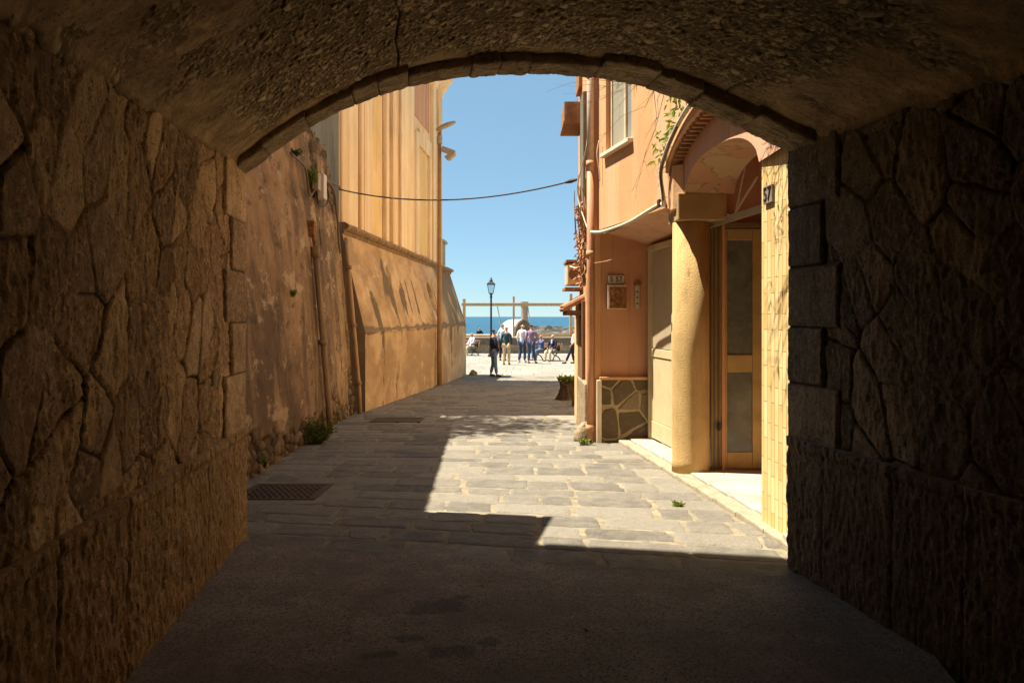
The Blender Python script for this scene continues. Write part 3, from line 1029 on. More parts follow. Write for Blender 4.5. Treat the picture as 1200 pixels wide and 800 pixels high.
# ================================================================== CHURCH ON ITS SCARP
ch = thing('church', (-3.2, 22, gz(22)), 'tall peach church flank with pilasters, standing on a sloping ochre scarp wall', 'church')
NP, FP = Vector((-2.86, 15.5)), Vector((-1.77, 30.6))
SL = (FP - NP).length; SD = (FP - NP).normalized(); SN = Vector((SD.y, -SD.x))
uu = np.arange(0, SL + .03, .034)
zz = np.concatenate([np.arange(-.95, 1.2, .034), np.arange(1.2, 1.36, .016), np.arange(1.36, 3.26, .034)])
Uu, Zz = np.meshgrid(uu, zz, indexing='ij')
bat = -np.maximum(0, Zz - 1.28) * (.235 + .085 * Uu / SL)
led = .028 * np.exp(-((Zz - 1.29) / .022) ** 2)
pn = vnoise(Uu * 3.2, Zz * .85 + 1.1 * vnoise(Uu * 1.5, Zz * .0 + 3, 5), 51) * .7 + .3 * fbm(Uu * 9, Zz * 4, 3, 52)
band = np.exp(-((Zz - 1.9) / .75) ** 2)
peel_shade = sstep(.69, .73, pn + .055 * band - .06 * (1 - band))
pn2 = fbm(Uu * 2.2, Zz * .4, 5, 54)
peel_shade = np.maximum(peel_shade, (1 - sstep(0, .02, np.abs(Zz - 1.33) - .28 * np.maximum(0, pn2 - .40) - .015)) * .85)
peel_shade = np.maximum(peel_shade, .8 * sstep(SL - 4.4, SL - 3.6, Uu + .6 * (pn2 - .5)) * sstep(1.33, 1.38, Zz) * sstep(.30, .5, fbm(Uu * 1.3, Zz * 1.3, 4, 56) + .1))
nu, nz = 9.0, 2.22
el = ((Uu - nu) / .45) ** 2 + ((Zz - nz) / .42) ** 2
niche = 1 - sstep(.85, 1.05, el)
h = .02 * (fbm(Uu * 1.2, Zz * 1.2, 5, 53) - .5) - .014 * peel_shade - .75 * niche + led
X = NP.x + SD.x * Uu + SN.x * (h + bat); Y = NP.y + SD.y * Uu + SN.y * (h + bat)
me = gridmesh('scarp_wall', X, Y, Zz, {'peel_shade': np.maximum(peel_shade, niche)})  # niche inside is painted dark in the peel tone to stand for shade
link('scarp_wall', me, MAT['scarp'], ch, smooth=True)


def sc_pt(u, z, off=0.0):
    b = -max(0, z - 1.28) * (.235 + .085 * u / SL)
    p = NP + SD * u + SN * (b + off)
    return Vector((p.x, p.y, z))


# scarp ends
for u, nm in ((0, 'scarp_end'), (SL, 'scarp_end')):
    mb = MB()
    pr = [sc_pt(u, -.95, .004), sc_pt(u, 1.28, .004), sc_pt(u, 3.24, .004)]
    mb.quad(pr[0], pr[1], pr[1] + Vector((-6, 0, 0)), pr[0] + Vector((-6, 0, 0)))
    mb.quad(pr[1], pr[2], pr[2] + Vector((-6, 0, 0)), pr[1] + Vector((-6, 0, 0)))
    mb.build(nm, mottled('weathered scarp end', (.30, .20, .11), .35, 2, .95, .5, streak=.5), ch)
# cornice above the scarp (rounded torus over a fillet)
mb = MB()
prof = [(-.9, 3.22), (.02, 3.22), (.05, 3.25), (.03, 3.28), (.10, 3.31), (.14, 3.35), (.13, 3.40), (.06, 3.44), (-.9, 3.46)]
n = len(prof)
us = np.linspace(-.04, SL + .06, 60)
for u in us:
    j = .012 * (random.random() - .5)
    for off, z in prof:
        p = sc_pt(float(np.clip(u, 0, SL)), 3.22, off + j)
        ex = SD * (u - float(np.clip(u, 0, SL)))
        mb.v.append((p.x + ex.x, p.y + ex.y, z + j * .6))
for i in range(len(us) - 1):
    for k in range(n - 1):
        mb.f.append((i * n + k, i * n + k + 1, (i + 1) * n + k + 1, (i + 1) * n + k))
mb.f.append(tuple(range(n - 1, -1, -1))); mb.f.append(tuple((len(us) - 1) * n + k for k in range(n)))
mb.build('scarp_cornice', MAT['cornice_old'], ch)

FD = Vector((.076, 1)).normalized(); FNn = Vector((FD.y, -FD.x))


def fac(d, off=0.0):
    p = Vector((-3.5 + .076 * (d - 15.5), d)) + FNn * off
    return p


def dpx(px): return 4.678 / (.076 - (px - 600) / F)


ZF0, ZF1 = 3.40, 9.55
D0, D1 = dpx(397), dpx(512.5)
mb = MB(); mb.wallbox(fac(D0), fac(D1), ZF0, 9.95, -9.0)
mb.build('nave_wall', MAT['peach'], ch)
mb = MB(); pa = fac(D0, .002)
mb.quad((pa.x, D0 - .004, ZF0), (pa.x - 9, D0 - .004, ZF0), (pa.x - 9, D0 - .004, 9.9), (pa.x, D0 - .004, 9.9))
mb.build('end_wall', MAT['grey_end'], ch)


def strip(name, p0, p1, off, mat, z0=ZF0, z1=ZF1, bev=.02):
    mb = MB()
    mb.wallbox(fac(dpx(p0), .001), fac(dpx(p1), .001), z0, z1, off)
    return mb.build(name, mat, ch, bevel=bev)


strip('pilaster', 398, 417, .055, MAT['cream'])
strip('pilaster_edge', 419.5, 422.5, .085, MAT['peach'], bev=.03)
strip('pilaster_edge', 424.5, 433.5, .06, MAT['cream'])
strip('recess_panel', 435.5, 446, .012, MAT['ochre'])
strip('pilaster', 448, 451, .12, MAT['cream'], bev=.03)
strip('pilaster', 452, 458, .20, MAT['peach'])
strip('pilaster', 459.2, 470, .26, MAT['cream'], bev=.03)
strip('pilaster_edge', 471.2, 475.5, .18, MAT['peach'], bev=.03)
strip('pilaster_edge', 477, 482, .10, MAT['cream'], bev=.03)
strip('worn_red_panel', 484, 502.5, .02, MAT['red_worn'], 7.55, 9.5)
strip('panel_frame', 484.6, 488.2, .10, MAT['cream'], ZF0, 7.1)
strip('panel_frame', 488.4, 502.8, .09, MAT['cream'], 6.75, 7.25)
strip('recess_panel', 490, 500, .03, MAT['ochre'], ZF0 + .1, 6.7)
strip('panel_frame', 500.6, 502.8, .10, MAT['cream'], ZF0, 6.74)
strip('corner_pilaster', 504, 507.4, .12, MAT['cream'])
strip('corner_pilaster', 508, 512.3, .18, MAT['peach'])
mb = MB()
prof = [(0, 9.2), (.16, 9.25), (.18, 9.42), (.30, 9.5), (.34, 9.66), (.48, 9.75), (.50, 9.95), (0, 10.0)]
n = len(prof)
ds = [D0 - .3, D1 + .34]
for d in ds:
    for off, z in prof:
        p = fac(d, off); mb.v.append((p.x, p.y, z))
for k in range(n - 1): mb.f.append((k, k + 1, n + k + 1, n + k))
mb.f.append(tuple(range(n - 1, -1, -1))); mb.f.append(tuple(range(n, 2 * n)))
mb.build('top_cornice', MAT['cream'], ch)
mb = MB(); pp = fac(D0 - .2); mb.prism([(pp.x - 9, D0 - .2), (pp.x + .3, D0 - .2), (fac(D1).x + .3, D1 + .2), (pp.x - 9, D1 + .2)], 10.02, 10.2)
mb.build('roof', MAT['tile_clay'], ch)
# terrace parapet at the seaward end of the scarp
q = sc_pt(SL - .5, 3.45)
mb = MB(); mb.prism([(q.x - 1.6, q.y - .9), (q.x - .12, q.y - .9), (q.x - .05, q.y + .25), (q.x - 1.6, q.y + .25)], 3.44, 4.35)
mb.prism([(q.x - 1.7, q.y - 1.0), (q.x - .04, q.y - 1.0), (q.x + .03, q.y + .33), (q.x - 1.7, q.y + .33)], 4.352, 4.46)
mb.build('parapet_pier', MAT['grey_end'], ch, bevel=.015)
mb = MB(); mb.prism([(-14, 27.9), (-3.0, 27.9), (-2.75, 30.6), (-14, 30.6)], -.5, 3.3)
tag(mb.build('church_terrace', MAT['earth']), kind='structure')

q = sc_pt(SL, -.62, .18)
mb = MB(); mb.lathe((q.x + .12, q.y - .5, -.66), [(.15, 0), (.16, .08), (.13, .16), (.06, .24), (.02, .26)], 9)
o = mb.build('corner_stone', MAT['rubble_base'], None, (q.x + .12, q.y - .5, -.62))
for v in o.data.vertices: v.co.x *= 1 + .3 * random.uniform(-1, 1); v.co.y *= 1 + .2 * random.uniform(-1, 1)
tag(o, 'small broken guard stone at the seaward foot of the scarp wall', 'stone')

# lamp pole by the scarp wall
lp = thing('street_lamp', (-2.15, 23.6, gz(23.6)), 'tall ochre lamp pole against the scarp wall with two floodlights at its top', 'street lamp')
bx, by = -2.15, 23.6
mb = MB(); mb.tube([(bx, by, gz(by) - .02), (bx, by, 1.2), (bx, by, 4.0), (bx, by, 7.05)], [.075, .072, .062, .05], 14)
mb.build('pole', MAT['pole'], lp, smooth=True)
mb = MB(); mb.lathe((bx, by, gz(by) - .02), [(.34, 0), (.34, .04), (.30, .055), (.10, .06)], 22)
mb.build('base', MAT['patch'], lp)
mb = MB(); mb.tube([(bx, by, 6.72), (bx, by, 6.95)], .085, 12); mb.build('bracket', MAT['metal_grey'], lp)
# upper head: flattened shell pointing over the lane
def lamp_head(c, dirx, L, w, h):
    d = Vector(dirx).normalized(); sd = d.cross(Vector((0, 0, 1))).normalized(); up = sd.cross(d)
    mb = MB(); c = Vector(c)
    n0 = 0; seg = 12; st = 9
    for i in range(st):
        f = i / (st - 1); k = max(.12, math.sin(math.pi * (.12 + .80 * f)) ** .6)
        for s in range(seg):
            a = 2 * math.pi * s / seg
            mb.v.append(tuple(c + d * L * f + sd * math.cos(a) * w * k + up * (math.sin(a) * h * k * (1 if math.sin(a) > 0 else .4))))
    for i in range(st - 1):
        for s in range(seg):
            t2 = (s + 1) % seg
            mb.f.append((i * seg + s, i * seg + t2, (i + 1) * seg + t2, (i + 1) * seg + s))
    mb.f.append(tuple(range(seg - 1, -1, -1))); mb.f.append(tuple((st - 1) * seg + s for s in range(seg)))
    return mb
hd = lamp_head((bx - .08, by, 7.12), (.9, -.25, .32), .62, .13, .09).build('lamp_head', MAT['metal_grey'], lp, smooth=True)
mb = MB(); mb.obox((bx + .02, by, 7.06), (.04, 0, 0), (0, .04, 0), (0, 0, .1)); mb.build('lamp_joint', MAT['metal_grey'], lp)
mb = MB(); mb.tube([(bx, by, 6.55), (bx + .12, by - .03, 6.53)], .02, 8); mb.build('floodlight_arm', MAT['metal_grey'], lp)
mb = MB(); mb.obox((bx + .24, by - .06, 6.50), (.15, -.03, -.06), (.03, .10, 0), (.035, 0, .075)); f1 = mb.build('floodlight', MAT['metal_grey'], lp, bevel=.012)
mb = MB(); mb.obox((bx + .33, by - .1, 6.34), (.10, -.02, .09), (.03, .08, 0), (-.05, 0, .055)); mb.build('floodlight', MAT['metal_grey'], lp, bevel=.012)
mb = MB(); mb.obox((bx + .44, by - .1, 6.46), (.035, 0, .02), (0, .06, 0), (-.015, 0, .03)); mb.build('floodlight_visor', MAT['metal_grey'], lp, bevel=.005)

# ---- pipes, cables and small things on the left wall
def rw_pt(u, z, off=0.0):
    p = A + RD * u + RN * (off - .085 * max(0, z))
    return Vector((p.x, p.y, z))


def rw_u(px, z_guess=0):
    r = (px - 600) / F
    for _ in range(1):
        pass
    # solve (A.x+RD.x u - .085 z)/(A.y+RD.y u)=r
    return (A.x - .085 * max(0, z_guess) * RN.x - r * A.y) / (r * RD.y - RD.x)


u1 = rw_u(381, -.15)
mb = MB(); pts = [rw_pt(u1, z, .075) for z in np.linspace(gz(13) - .02, 2.55, 8)]
dp = thing('drainpipe', pts[0], 'ochre drainpipe with a round collar running down the middle of the stained brown wall', 'drainpipe')
mb.tube(pts, .045, 12); mb.build('pipe', MAT['old_pipe'], dp, smooth=True)
mb = MB(); mb.tube([rw_pt(u1, 2.50, .075), rw_pt(u1, 2.66, .075)], .065, 12); mb.build('collar', MAT['old_pipe'], dp, smooth=True)
mb = MB(); mb.tube([rw_pt(u1, 1.18, .075), rw_pt(u1, 1.26, .075)], .065, 12); mb.build('clip', MAT['old_pipe'], dp, smooth=True)
mb = MB(); mb.obox(rw_pt(u1, 2.93, .05), (.05, 0, 0), (0, .06, 0), (0, 0, .12)); mb.tube([rw_pt(u1, 2.82, .06), rw_pt(u1, 2.66, .075)], .03, 8)
mb.build('rusty_stub', MAT['rust'], dp, bevel=.01)
pts = [rw_pt(LEN + .05, z, .10) for z in np.linspace(gz(15) - .02, 3.1, 8)]
dp = thing('drainpipe', pts[0], 'thin pale drainpipe in the corner where the brown wall meets the ochre scarp', 'drainpipe')
mb = MB(); mb.tube(pts, .040, 12); mb.build('pipe', mottled('pale painted pipe', (.50, .33, .17), .3, 5, .7, .2), dp, smooth=True)
for z in (.3, 1.4, 2.5):
    mb = MB(); mb.tube([rw_pt(LEN + .05, z, .10), rw_pt(LEN + .05, z + .07, .10)], .06, 12)
    mb.build('clip', MAT['old_pipe'], dp, smooth=True)

ub = rw_u(369, 3.75)
jb = thing('junction_box', rw_pt(ub, 3.5, .03), 'white electric junction box high on the stained wall where the cables meet', 'junction box')
c_ = rw_pt(ub, 3.70, .10)
mb = MB(); mb.obox(c_, Vector((RN.x, RN.y, 0)) * .07, Vector((RD.x, RD.y, 0)) * .13, (0, 0, .20)); mb.build('case', MAT['box_white'], jb, bevel=.012)
mb = MB(); mb.obox(c_ + Vector((0, -.30, .03)), Vector((RN.x, RN.y, 0)) * .05, Vector((RD.x, RD.y, 0)) * .12, (0, 0, .13)); mb.build('side_case', MAT['metal_grey'], jb, bevel=.01)


def cable(name, pts, r, mat, label, smooth_n=6, cat='cable'):
    """catmull-rom through pts"""
    pts = [Vector(p) for p in pts]
    out = []
    for i in range(len(pts) - 1):
        p0 = pts[max(0, i - 1)]; p1 = pts[i]; p2 = pts[i + 1]; p3 = pts[min(len(pts) - 1, i + 2)]
        for k in range(smooth_n):
            t_ = k / smooth_n
            out.append(.5 * ((2 * p1) + (p2 - p0) * t_ + (2 * p0 - 5 * p1 + 4 * p2 - p3) * t_ ** 2 + (3 * p1 - p0 - 3 * p2 + p3) * t_ ** 3))
    out.append(pts[-1])
    mb = MB(); mb.tube(out, r, 8)
    o = mb.build(name, mat, None, pts[0], smooth=True)
    return tag(o, label, cat)


def W(px, py, off=.05):
    """point of the retaining wall surface seen on a bearing"""
    z = 3.0
    for _ in range(12):
        u = rw_u(px, z); y = A.y + RD.y * u
        z = EYE + (371 - py) / F * y
    return rw_pt(u, z, off)


cable('hanging_cable', [W(337, 180), W(346, 188), W(354, 197), W(357, 212), W(358, 224), W(361, 229), W(365, 222), W(366, 212)], .017, MAT['cable_grey'], 'grey cable coming out from the arch and looping left of the white junction box')
cable('hanging_cable', [W(368, 224), W(369, 236), W(373, 242), W(379, 240), W(382, 232), W(380, 220), W(375, 212)], .014, MAT['cable_dark'], 'dark cable loop hanging below the white junction box')
cable('hanging_cable', [W(374, 209), W(384, 216), W(389, 228), W(391, 245), W(393, 262), W(394, 285), W(396, 296)], .020, MAT['cable_grey'], 'thick brown cable dropping from the junction box to the corner of the wall')
cable('hanging_cable', [W(373, 204), W(382, 212), W(392, 219, .09), P(398, 222, 15.2)], .018, MAT['cable_grey'], 'short cable from the junction box to the span wire anchor')

a_ = P(398, 222, 15.2); b_ = P(676, 210.5, 12.6)
pts = []
for i in range(17):
    f = i / 16
    p = a_.lerp(b_, f); p.z -= .26 * 4 * f * (1 - f)
    pts.append(p)
cable('span_cable', pts, .013, MAT['cable_dark'], 'dark overhead cable sagging across the lane from wall to orange house', 2)
mb = MB(); p = pts[-2].lerp(pts[-1], .35); q = pts[-1]; mb.tube([p, p.lerp(q, .5), q], [.018, .035, .02], 8)
o = mb.build('cable_anchor', MAT['cable_dark'], None, p); tag(o, 'small dark tension clamp at the house end of the overhead cable', 'cable clamp')

# ================================================================== RIGHT HOUSE WITH PORCH
ho = thing('porch_house', (1.6, 8.5, 0), 'orange house with a corner porch, round yellow column and tiled pillar on the right', 'house')
hz = lambda y: gz(y)
# upper street wall
W0 = Vector((1.18, 11.0)); W1 = Vector((1.73, 8.5))
wd = (W1 - W0).normalized(); wn = Vector((wd.y, -wd.x))      # outward (towards lane)
if wn.x > 0: wn = -wn


def up(d, off=0.0):
    f = (11.0 - d) / 2.5
    return W0 + (W1 - W0) * f + wn * off


def dW(px):
    r = (px - 600) / F
    # W0.x + k(11-d) = r d ; k=.22
    return (1.18 + .22 * 11) / (r + .22)


wl, wr = dW(710), dW(740)
zs0, zs1 = 3.78, 5.45


def panel(mb, d0, d1, z0, z1, off=0.0):
    a = up(d0, off); b = up(d1, off)
    mb.quad((a.x, a.y, z0), (b.x, b.y, z0), (b.x, b.y, z1), (a.x, a.y, z1))


mb = MB()
ZB, ZT = 2.79, 7.4
DN = 8.45
panel(mb, 11.0, wl, ZB, ZT); panel(mb, wr, DN, ZB, ZT); panel(mb, wl, wr, ZB, zs0); panel(mb, wl, wr, zs1, ZT)
# window reveals
for d in (wl, wr):
    a = up(d); b = up(d, -.16)
    mb.quad((a.x, a.y, zs0), (b.x, b.y, zs0), (b.x, b.y, zs1), (a.x, a.y, zs1))
for z in (zs0, zs1):
    a = up(wl); b = up(wr); c_ = up(wr, -.16); d_ = up(wl, -.16)
    mb.quad((a.x, a.y, z), (b.x, b.y, z), (c_.x, c_.y, z), (d_.x, d_.y, z))
# far return of the upper wall and the roof lid
a = up(11.0)
mb.quad((a.x, a.y, ZB), (a.x, a.y, ZT), (5, 11.3, ZT), (5, 11.3, ZB))
b = up(DN)
mb.quad((b.x, b.y, 3.45), (b.x, b.y, ZT), (5, b.y, ZT), (5, b.y, 3.45))
mb.quad((a.x, a.y, ZT), (b.x, b.y, ZT), (5, b.y, ZT), (5, 11.3, ZT))
mb.build('street_wall', MAT['orange'], ho)
# soffit under the overhang
mb = MB()
b = up(8.3)
mb.quad((a.x, a.y, ZB), (b.x, b.y, ZB), (2.3, 8.3, 2.66), (2.05, 11.02, 2.55))
mb.build('overhang_soffit', MAT['pinkwall'], ho)
# window
wi = thing('tmp', (0, 0, 0), '', '') if False else None
mb = MB()
def fr(mb, d0, d1, z0, z1, o0, o1):
    a = up(d0, o0); b = up(d1, o0); c = up(d1, o1); d = up(d0, o1)
    mb.prism([a, b, c, d] if (b - a).cross(d - a) > 0 else [d, c, b, a], z0, z1)
dm = (wl + wr) / 2 - .08
fr(mb, wl - .005, wl - .06, zs0 + .005, zs1 - .005, -.06, -.11); fr(mb, wr + .06, wr + .005, zs0 + .005, zs1 - .005, -.06, -.11)
fr(mb, dm + .03, dm - .03, zs0 + .06, zs1 - .06, -.058, -.112)
fr(mb, wl - .062, dm + .032, zs0 + .005, zs0 + .058, -.06, -.11); fr(mb, dm - .032, wr + .062, zs0 + .005, zs0 + .058, -.06, -.11)
fr(mb, wl - .062, wr + .062, zs1 - .058, zs1 - .005, -.06, -.11)
wfr = mb.build('window', MAT['win_frame'], ho, bevel=.006)
mb = MB(); panel(mb, dm - .031, wr + .061, zs0 + .06, zs1 - .06, -.085); mb.build('pane', MAT['win_glass'], wfr)
mb = MB(); panel(mb, wl - .061, dm + .031, zs0 + .06, zs1 - .06, -.080); mb.build('blind', MAT['win_curtain'], wfr)
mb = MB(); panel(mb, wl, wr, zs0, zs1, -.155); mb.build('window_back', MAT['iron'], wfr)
mb = MB(); fr(mb, wl + .05, wr - .05, zs0 - .055, zs0 - .003, .07, -.05)
mb.build('sill', MAT['white_trim'], wfr, bevel=.008)

# corner pier + recess wall facing up the lane
YR_ = 11.0
mb = MB()
mb.prism([(1.135, YR_ + .3), (1.135, YR_ - .03), (1.225, YR_ - .03), (1.225, YR_ + .3)], -.3, 2.80)
mb.build('corner_pier', MAT['orange'], ho, bevel=.012)
mb = MB(); mb.quad((1.226, YR_, .74), (2.4, YR_, .74), (2.4, YR_, 2.75), (1.226, YR_, 2.75))
mb.build('recess_wall', MAT['salmon'], ho)
# crazy-paved stone base
xx = np.arange(1.228, 2.0, .006); zz = np.arange(-.2, .735, .006)
Xg, Zg = np.meshgrid(xx, zz, indexing='ij')
wxx = Xg + .03 * (fbm(Xg * 7, Zg * 7, 3, 61) - .5); wzz = Zg + .03 * (fbm(Xg * 7, Zg * 7, 3, 62) - .5)
bd, ci, c2 = voro(wxx / .30 + .2, wzz / .31 + .3, 66, .95, .12)
bd *= .30
gw_ = .003 + .026 * fbm(Xg * 6, Zg * 6, 3, 68) ** 1.5
g = 1 - sstep(gw_, gw_ + .010, bd + .008 * (fbm(Xg * 30, Zg * 30, 3, 69) - .5))
hh = .05 + .022 * (1 - g) + .012 * (c2 - .5) + .010 * (fbm(Xg * 20, Zg * 20, 4, 63) - .5)
me = gridmesh('stone_base', Xg, YR_ - hh, Zg, {'tint': ci, 'groove': g}, flip=True)
link('stone_base', me, MAT['crazy'], ho, smooth=True)
mb = MB(); mb.box(1.20, YR_ - .10, .735, 1.98, YR_ - .004, .775); mb.build('base_cap', MAT['orange'], ho, bevel=.008)
mb = MB(); mb.box(1.16, YR_ - .105, -.2, 1.227, YR_ - .031, .734); mb.build('base_edge', MAT['white_trim'], ho, bevel=.01)

# doorstep of marble
def step_x(d): return 1.44 + (11 - d) * .078
mb = MB()
edges_d = np.linspace(5.28, 10.93, 11)
for i in range(10):
    d0, d1 = edges_d[i] + .004, edges_d[i + 1] - .004
    zt = gz((d0 + d1) / 2) + .065
    mb.prism([(step_x(d0) + .16, d0), (2.15, d0), (2.15, d1), (step_x(d1) + .16, d1)], -.3, zt)
    mb.prism([(2.154, d0), (2.9, d0), (2.9, d1), (2.154, d1)], -.3, zt)
ds_ = mb.build('doorstep', MAT['marble'], ho, bevel=.006)
mb = MB()
for i in range(10):
    d0, d1 = edges_d[i] + .003, edges_d[i + 1] - .003
    mb.prism([(step_x(d0), d0), (step_x(d0) + .155, d0), (step_x(d1) + .155, d1), (step_x(d1), d1)], -.3, gz((d0 + d1) / 2) + .05)
mb.build('kerb', MAT['kerbstone'], ho, bevel=.012)
mb = MB(); mb.prism([(1.865, 5.12), (2.5, 5.12), (2.5, 5.55), (1.90, 5.60)], -.2, .085); mb.build('pillar_foot', MAT['marble'], ho, bevel=.008)

# column
cz = gz(8.3) + .065
CX, CY = 1.87, 8.33
mb = MB(); mb.lathe((CX, CY, 0), [(.197, cz - .02), (.192, cz + .1), (.190, 1.2), (.187, 2.58)], 48)
mb.build('column', MAT['ochre_col'], ho, smooth=True)
mb = MB(); mb.prism([(1.69, 8.10), (2.19, 8.10), (2.19, 8.60), (1.69, 8.60)], 2.582, 2.86)
mb.build('impost', MAT['yellowblock'], ho, bevel=.012)

# side door facing the lane, beyond the column
SX0, SX1 = Vector((1.90, 10.90)), Vector((2.16, 8.62))
sd = (SX1 - SX0).normalized()
def sdp(f, off=0.0):
    n_ = Vector((sd.y, -sd.x)); n_ = n_ if n_.x < 0 else -n_
    return SX0 + sd * f + n_ * off
dr = MB()
def sbox(mb, f0, f1, z0, z1, o0, o1):
    p = [sdp(f0, o0), sdp(f1, o0), sdp(f1, o1), sdp(f0, o1)]
    if (p[1] - p[0]).cross(p[3] - p[0]) < 0: p = p[::-1]
    mb.prism(p, z0, z1)
zb_ = gz(10.2) + .06
sbox(dr, .02, .07, zb_, 2.56, 0, .05); sbox(dr, .075, .10, zb_, 2.56, -.02, .03); sbox(dr, 1.05, 1.12, zb_, 2.56, 0, .05); sbox(dr, .102, 1.048, 2.48, 2.56, 0, .05)
sbox(dr, 1.7, 2.29, zb_, 2.56, 0, .05)
do = dr.build('side_door', MAT['cream_door'], ho, bevel=.006)
mb = MB(); sbox(mb, .104, 1.046, zb_ + .02, zb_ + .25, -.01, .02); sbox(mb, .104, 1.046, zb_ + .255, 1.05, -.02, .01); sbox(mb, .104, 1.046, 1.06, 1.17, -.01, .022)
mb.build('door_panel', MAT['cream_door'], do, bevel=.005)
mb = MB(); sbox(mb, .104, 1.046, 1.18, 2.475, -.02, .006); mb.build('door_glass', mottled('cream frosted glass', (.42, .34, .21), .15, 3, .35, .05), do)
mb = MB(); sbox(mb, 1.121, 2.6, zb_, 2.62, -.03, -.001); mb.build('porch_side_wall', MAT['salmon'], ho)

# front door facing up the lane, behind the pillar
YD = 8.34
zd = gz(YD) + .066
mb = MB()
for x0, x1 in ((2.075, 2.105), (2.112, 2.150), (2.158, 2.175)):
    mb.box(x0, YD - .04 + (x0 - 2.07) * .3, zd, x1, YD + .05, 2.585)
mb.box(2.176, YD - .02, 2.53, 3.1, YD + .05, 2.585)
fd = mb.build('front_door', MAT['alu'], ho, bevel=.004)
mb = MB()
x0, x1 = 2.18, 2.62
mb.box(x0, YD, zd + .01, x0 + .075, YD + .04, 2.52); mb.box(x1 - .10, YD, zd + .01, x1, YD + .04, 2.52)
mb.box(x0 + .076, YD + .001, zd + .01, x1 - .101, YD + .039, zd + .18); mb.box(x0 + .076, YD + .001, 1.02, x1 - .101, YD + .039, 1.20); mb.box(x0 + .076, YD + .001, 2.40, x1 - .101, YD + .039, 2.52)
lf = mb.build('door_leaf', MAT['alu_gold'], fd, bevel=.004)
mb = MB(); mb.box(x0 + .074, YD + .018, zd + .17, x1 - .099, YD + .024, 2.41); mb.build('door_pane', MAT['door_glass'], fd)
mb = MB(); mb.box(2.63, YD, zd + .01, 3.1, YD + .04, 2.52); mb.build('door_leaf', MAT['alu_gold'], fd)
mb = MB(); mb.box(2.145, YD - .075, .42, 2.17, YD - .035, .50); mb.build('door_lock', MAT['iron'], fd)
# tilted transom light over the door
mb = MB()
mb.obox((2.28, 7.88, 2.61), (.22, -.42, .055), (.008, .004, 0), (0, .0, .035))
tr_ = mb.build('transom_frame', MAT['metal_grey'], ho)
mb = MB(); mb.tube([(2.25, 8.0, 2.66), (2.42, 7.85, 2.98)], .013, 8); mb.tube([(2.30, 8.25, 2.6), (2.34, 8.0, 3.1)], .009, 8); mb.build('stay_bar', MAT['cable_white'], ho)
mb = MB(); mb.quad((2.07, 8.42, 2.58), (3.2, 8.42, 2.58), (3.2, 8.42, 3.4), (2.07, 8.42, 3.4)); mb.build('transom_wall', MAT['salmon'], ho)

# tiled pillar at the mouth
PX0 = Vector((1.905, 6.08)); PX1 = Vector((1.945, 5.50))
mb = MB(); mb.prism([PX1, (2.34, 5.50), (2.34, 6.08), PX0], .02, 2.80); mb.build('tiled_pillar', MAT['tilestrip'], ho, bevel=.006)
mb = MB(); mb.box(1.915, 5.36, -.05, 2.34, 5.497, 2.72); mb.build('rough_strip', MAT['ochre_col'], ho, bevel=.01)

# porch arch (segmental) with peeling soffit
AY0, AY1 = 8.10, 6.08
def arcp(f, r=0.0):
    """f 0..1 from column to pillar"""
    y = AY0 + (AY1 - AY0) * f
    z = 2.86 - .07 * f + .30 * (1 - abs(2 * f - 1) ** 2.6) ** .6 + r
    x = 1.76 + .125 * f
    return x, y, z
mb = MB()
K = 36
for i in range(K + 1):
    f = i / K; x, y, z = arcp(f); mb.v += [(x, y, z), (x + .50, y, z - .01)]
for i in range(K): mb.f.append((2 * i, 2 * i + 1, 2 * i + 3, 2 * i + 2))
mb.build('arch_soffit', MAT['soffit'], ho, smooth=True)
mb = MB()
for i in range(K + 1):
    f = i / K; x, y, z = arcp(f); mb.v += [(x, y, z), (x + .02, y, 4.6)]
for i in range(K): mb.f.append((2 * i, 2 * i + 2, 2 * i + 3, 2 * i + 1))
n = len(mb.v)
mb.quad((1.76, 8.10, 2.86), (1.70, 8.62, 2.86), (1.72, 8.62, 4.6), (1.78, 8.10, 4.6))
mb.quad((1.885, 6.08, 2.78), (1.885, 5.3, 2.78), (1.905, 5.3, 4.6), (1.905, 6.08, 4.6))
mb.build('porch_wall', MAT['pinkwall'], ho)
# inside of the porch: back wall and ceiling
mb = MB(); mb.quad((2.95, 5.3, -.2), (2.95, 8.42, -.2), (2.95, 8.42, 3.6), (2.95, 5.3, 3.6))
mb.quad((1.9, 5.3, 3.42), (2.95, 5.3, 3.42), (2.95, 8.42, 3.42), (1.9, 8.42, 3.42))
mb.quad((2.3, 5.42, -.1), (2.95, 5.42, -.1), (2.95, 5.42, 3.42), (2.3, 5.42, 3.42))
mb.build('porch_inside', MAT['salmon'], ho)
# hood: curved projecting band with little brick corbels under it
hp = [(8.34, 3.10), (8.24, 3.20), (8.05, 3.29), (7.8, 3.36), (7.5, 3.41), (7.15, 3.44), (6.8, 3.44), (6.4, 3.41), (6.0, 3.32), (5.62, 3.18)]
mb = MB(); mb.prism([(1.655, 8.20), (1.755, 8.12), (1.755, 8.49), (1.655, 8.49)], 2.70, 3.16); mb.build('hood_pier', MAT['orange'], ho, bevel=.01)
mb = MB()
for y, z in hp:
    xi = 1.74 + .05 * (8.5 - y); xo = xi - .14
    mb.v += [(xo, y, z), (xo, y, z + .10), (xi + .1, y, z + .10), (xi + .1, y, z)]
for i in range(len(hp) - 1):
    for k in range(4):
        j = (k + 1) % 4
        mb.f.append((i * 4 + k, i * 4 + j, i * 4 + 4 + j, i * 4 + 4 + k))
mb.f.append((3, 2, 1, 0)); mb.f.append(tuple((len(hp) - 1) * 4 + k for k in range(4)))
mb.build('hood', MAT['orange'], ho)
mb = MB()
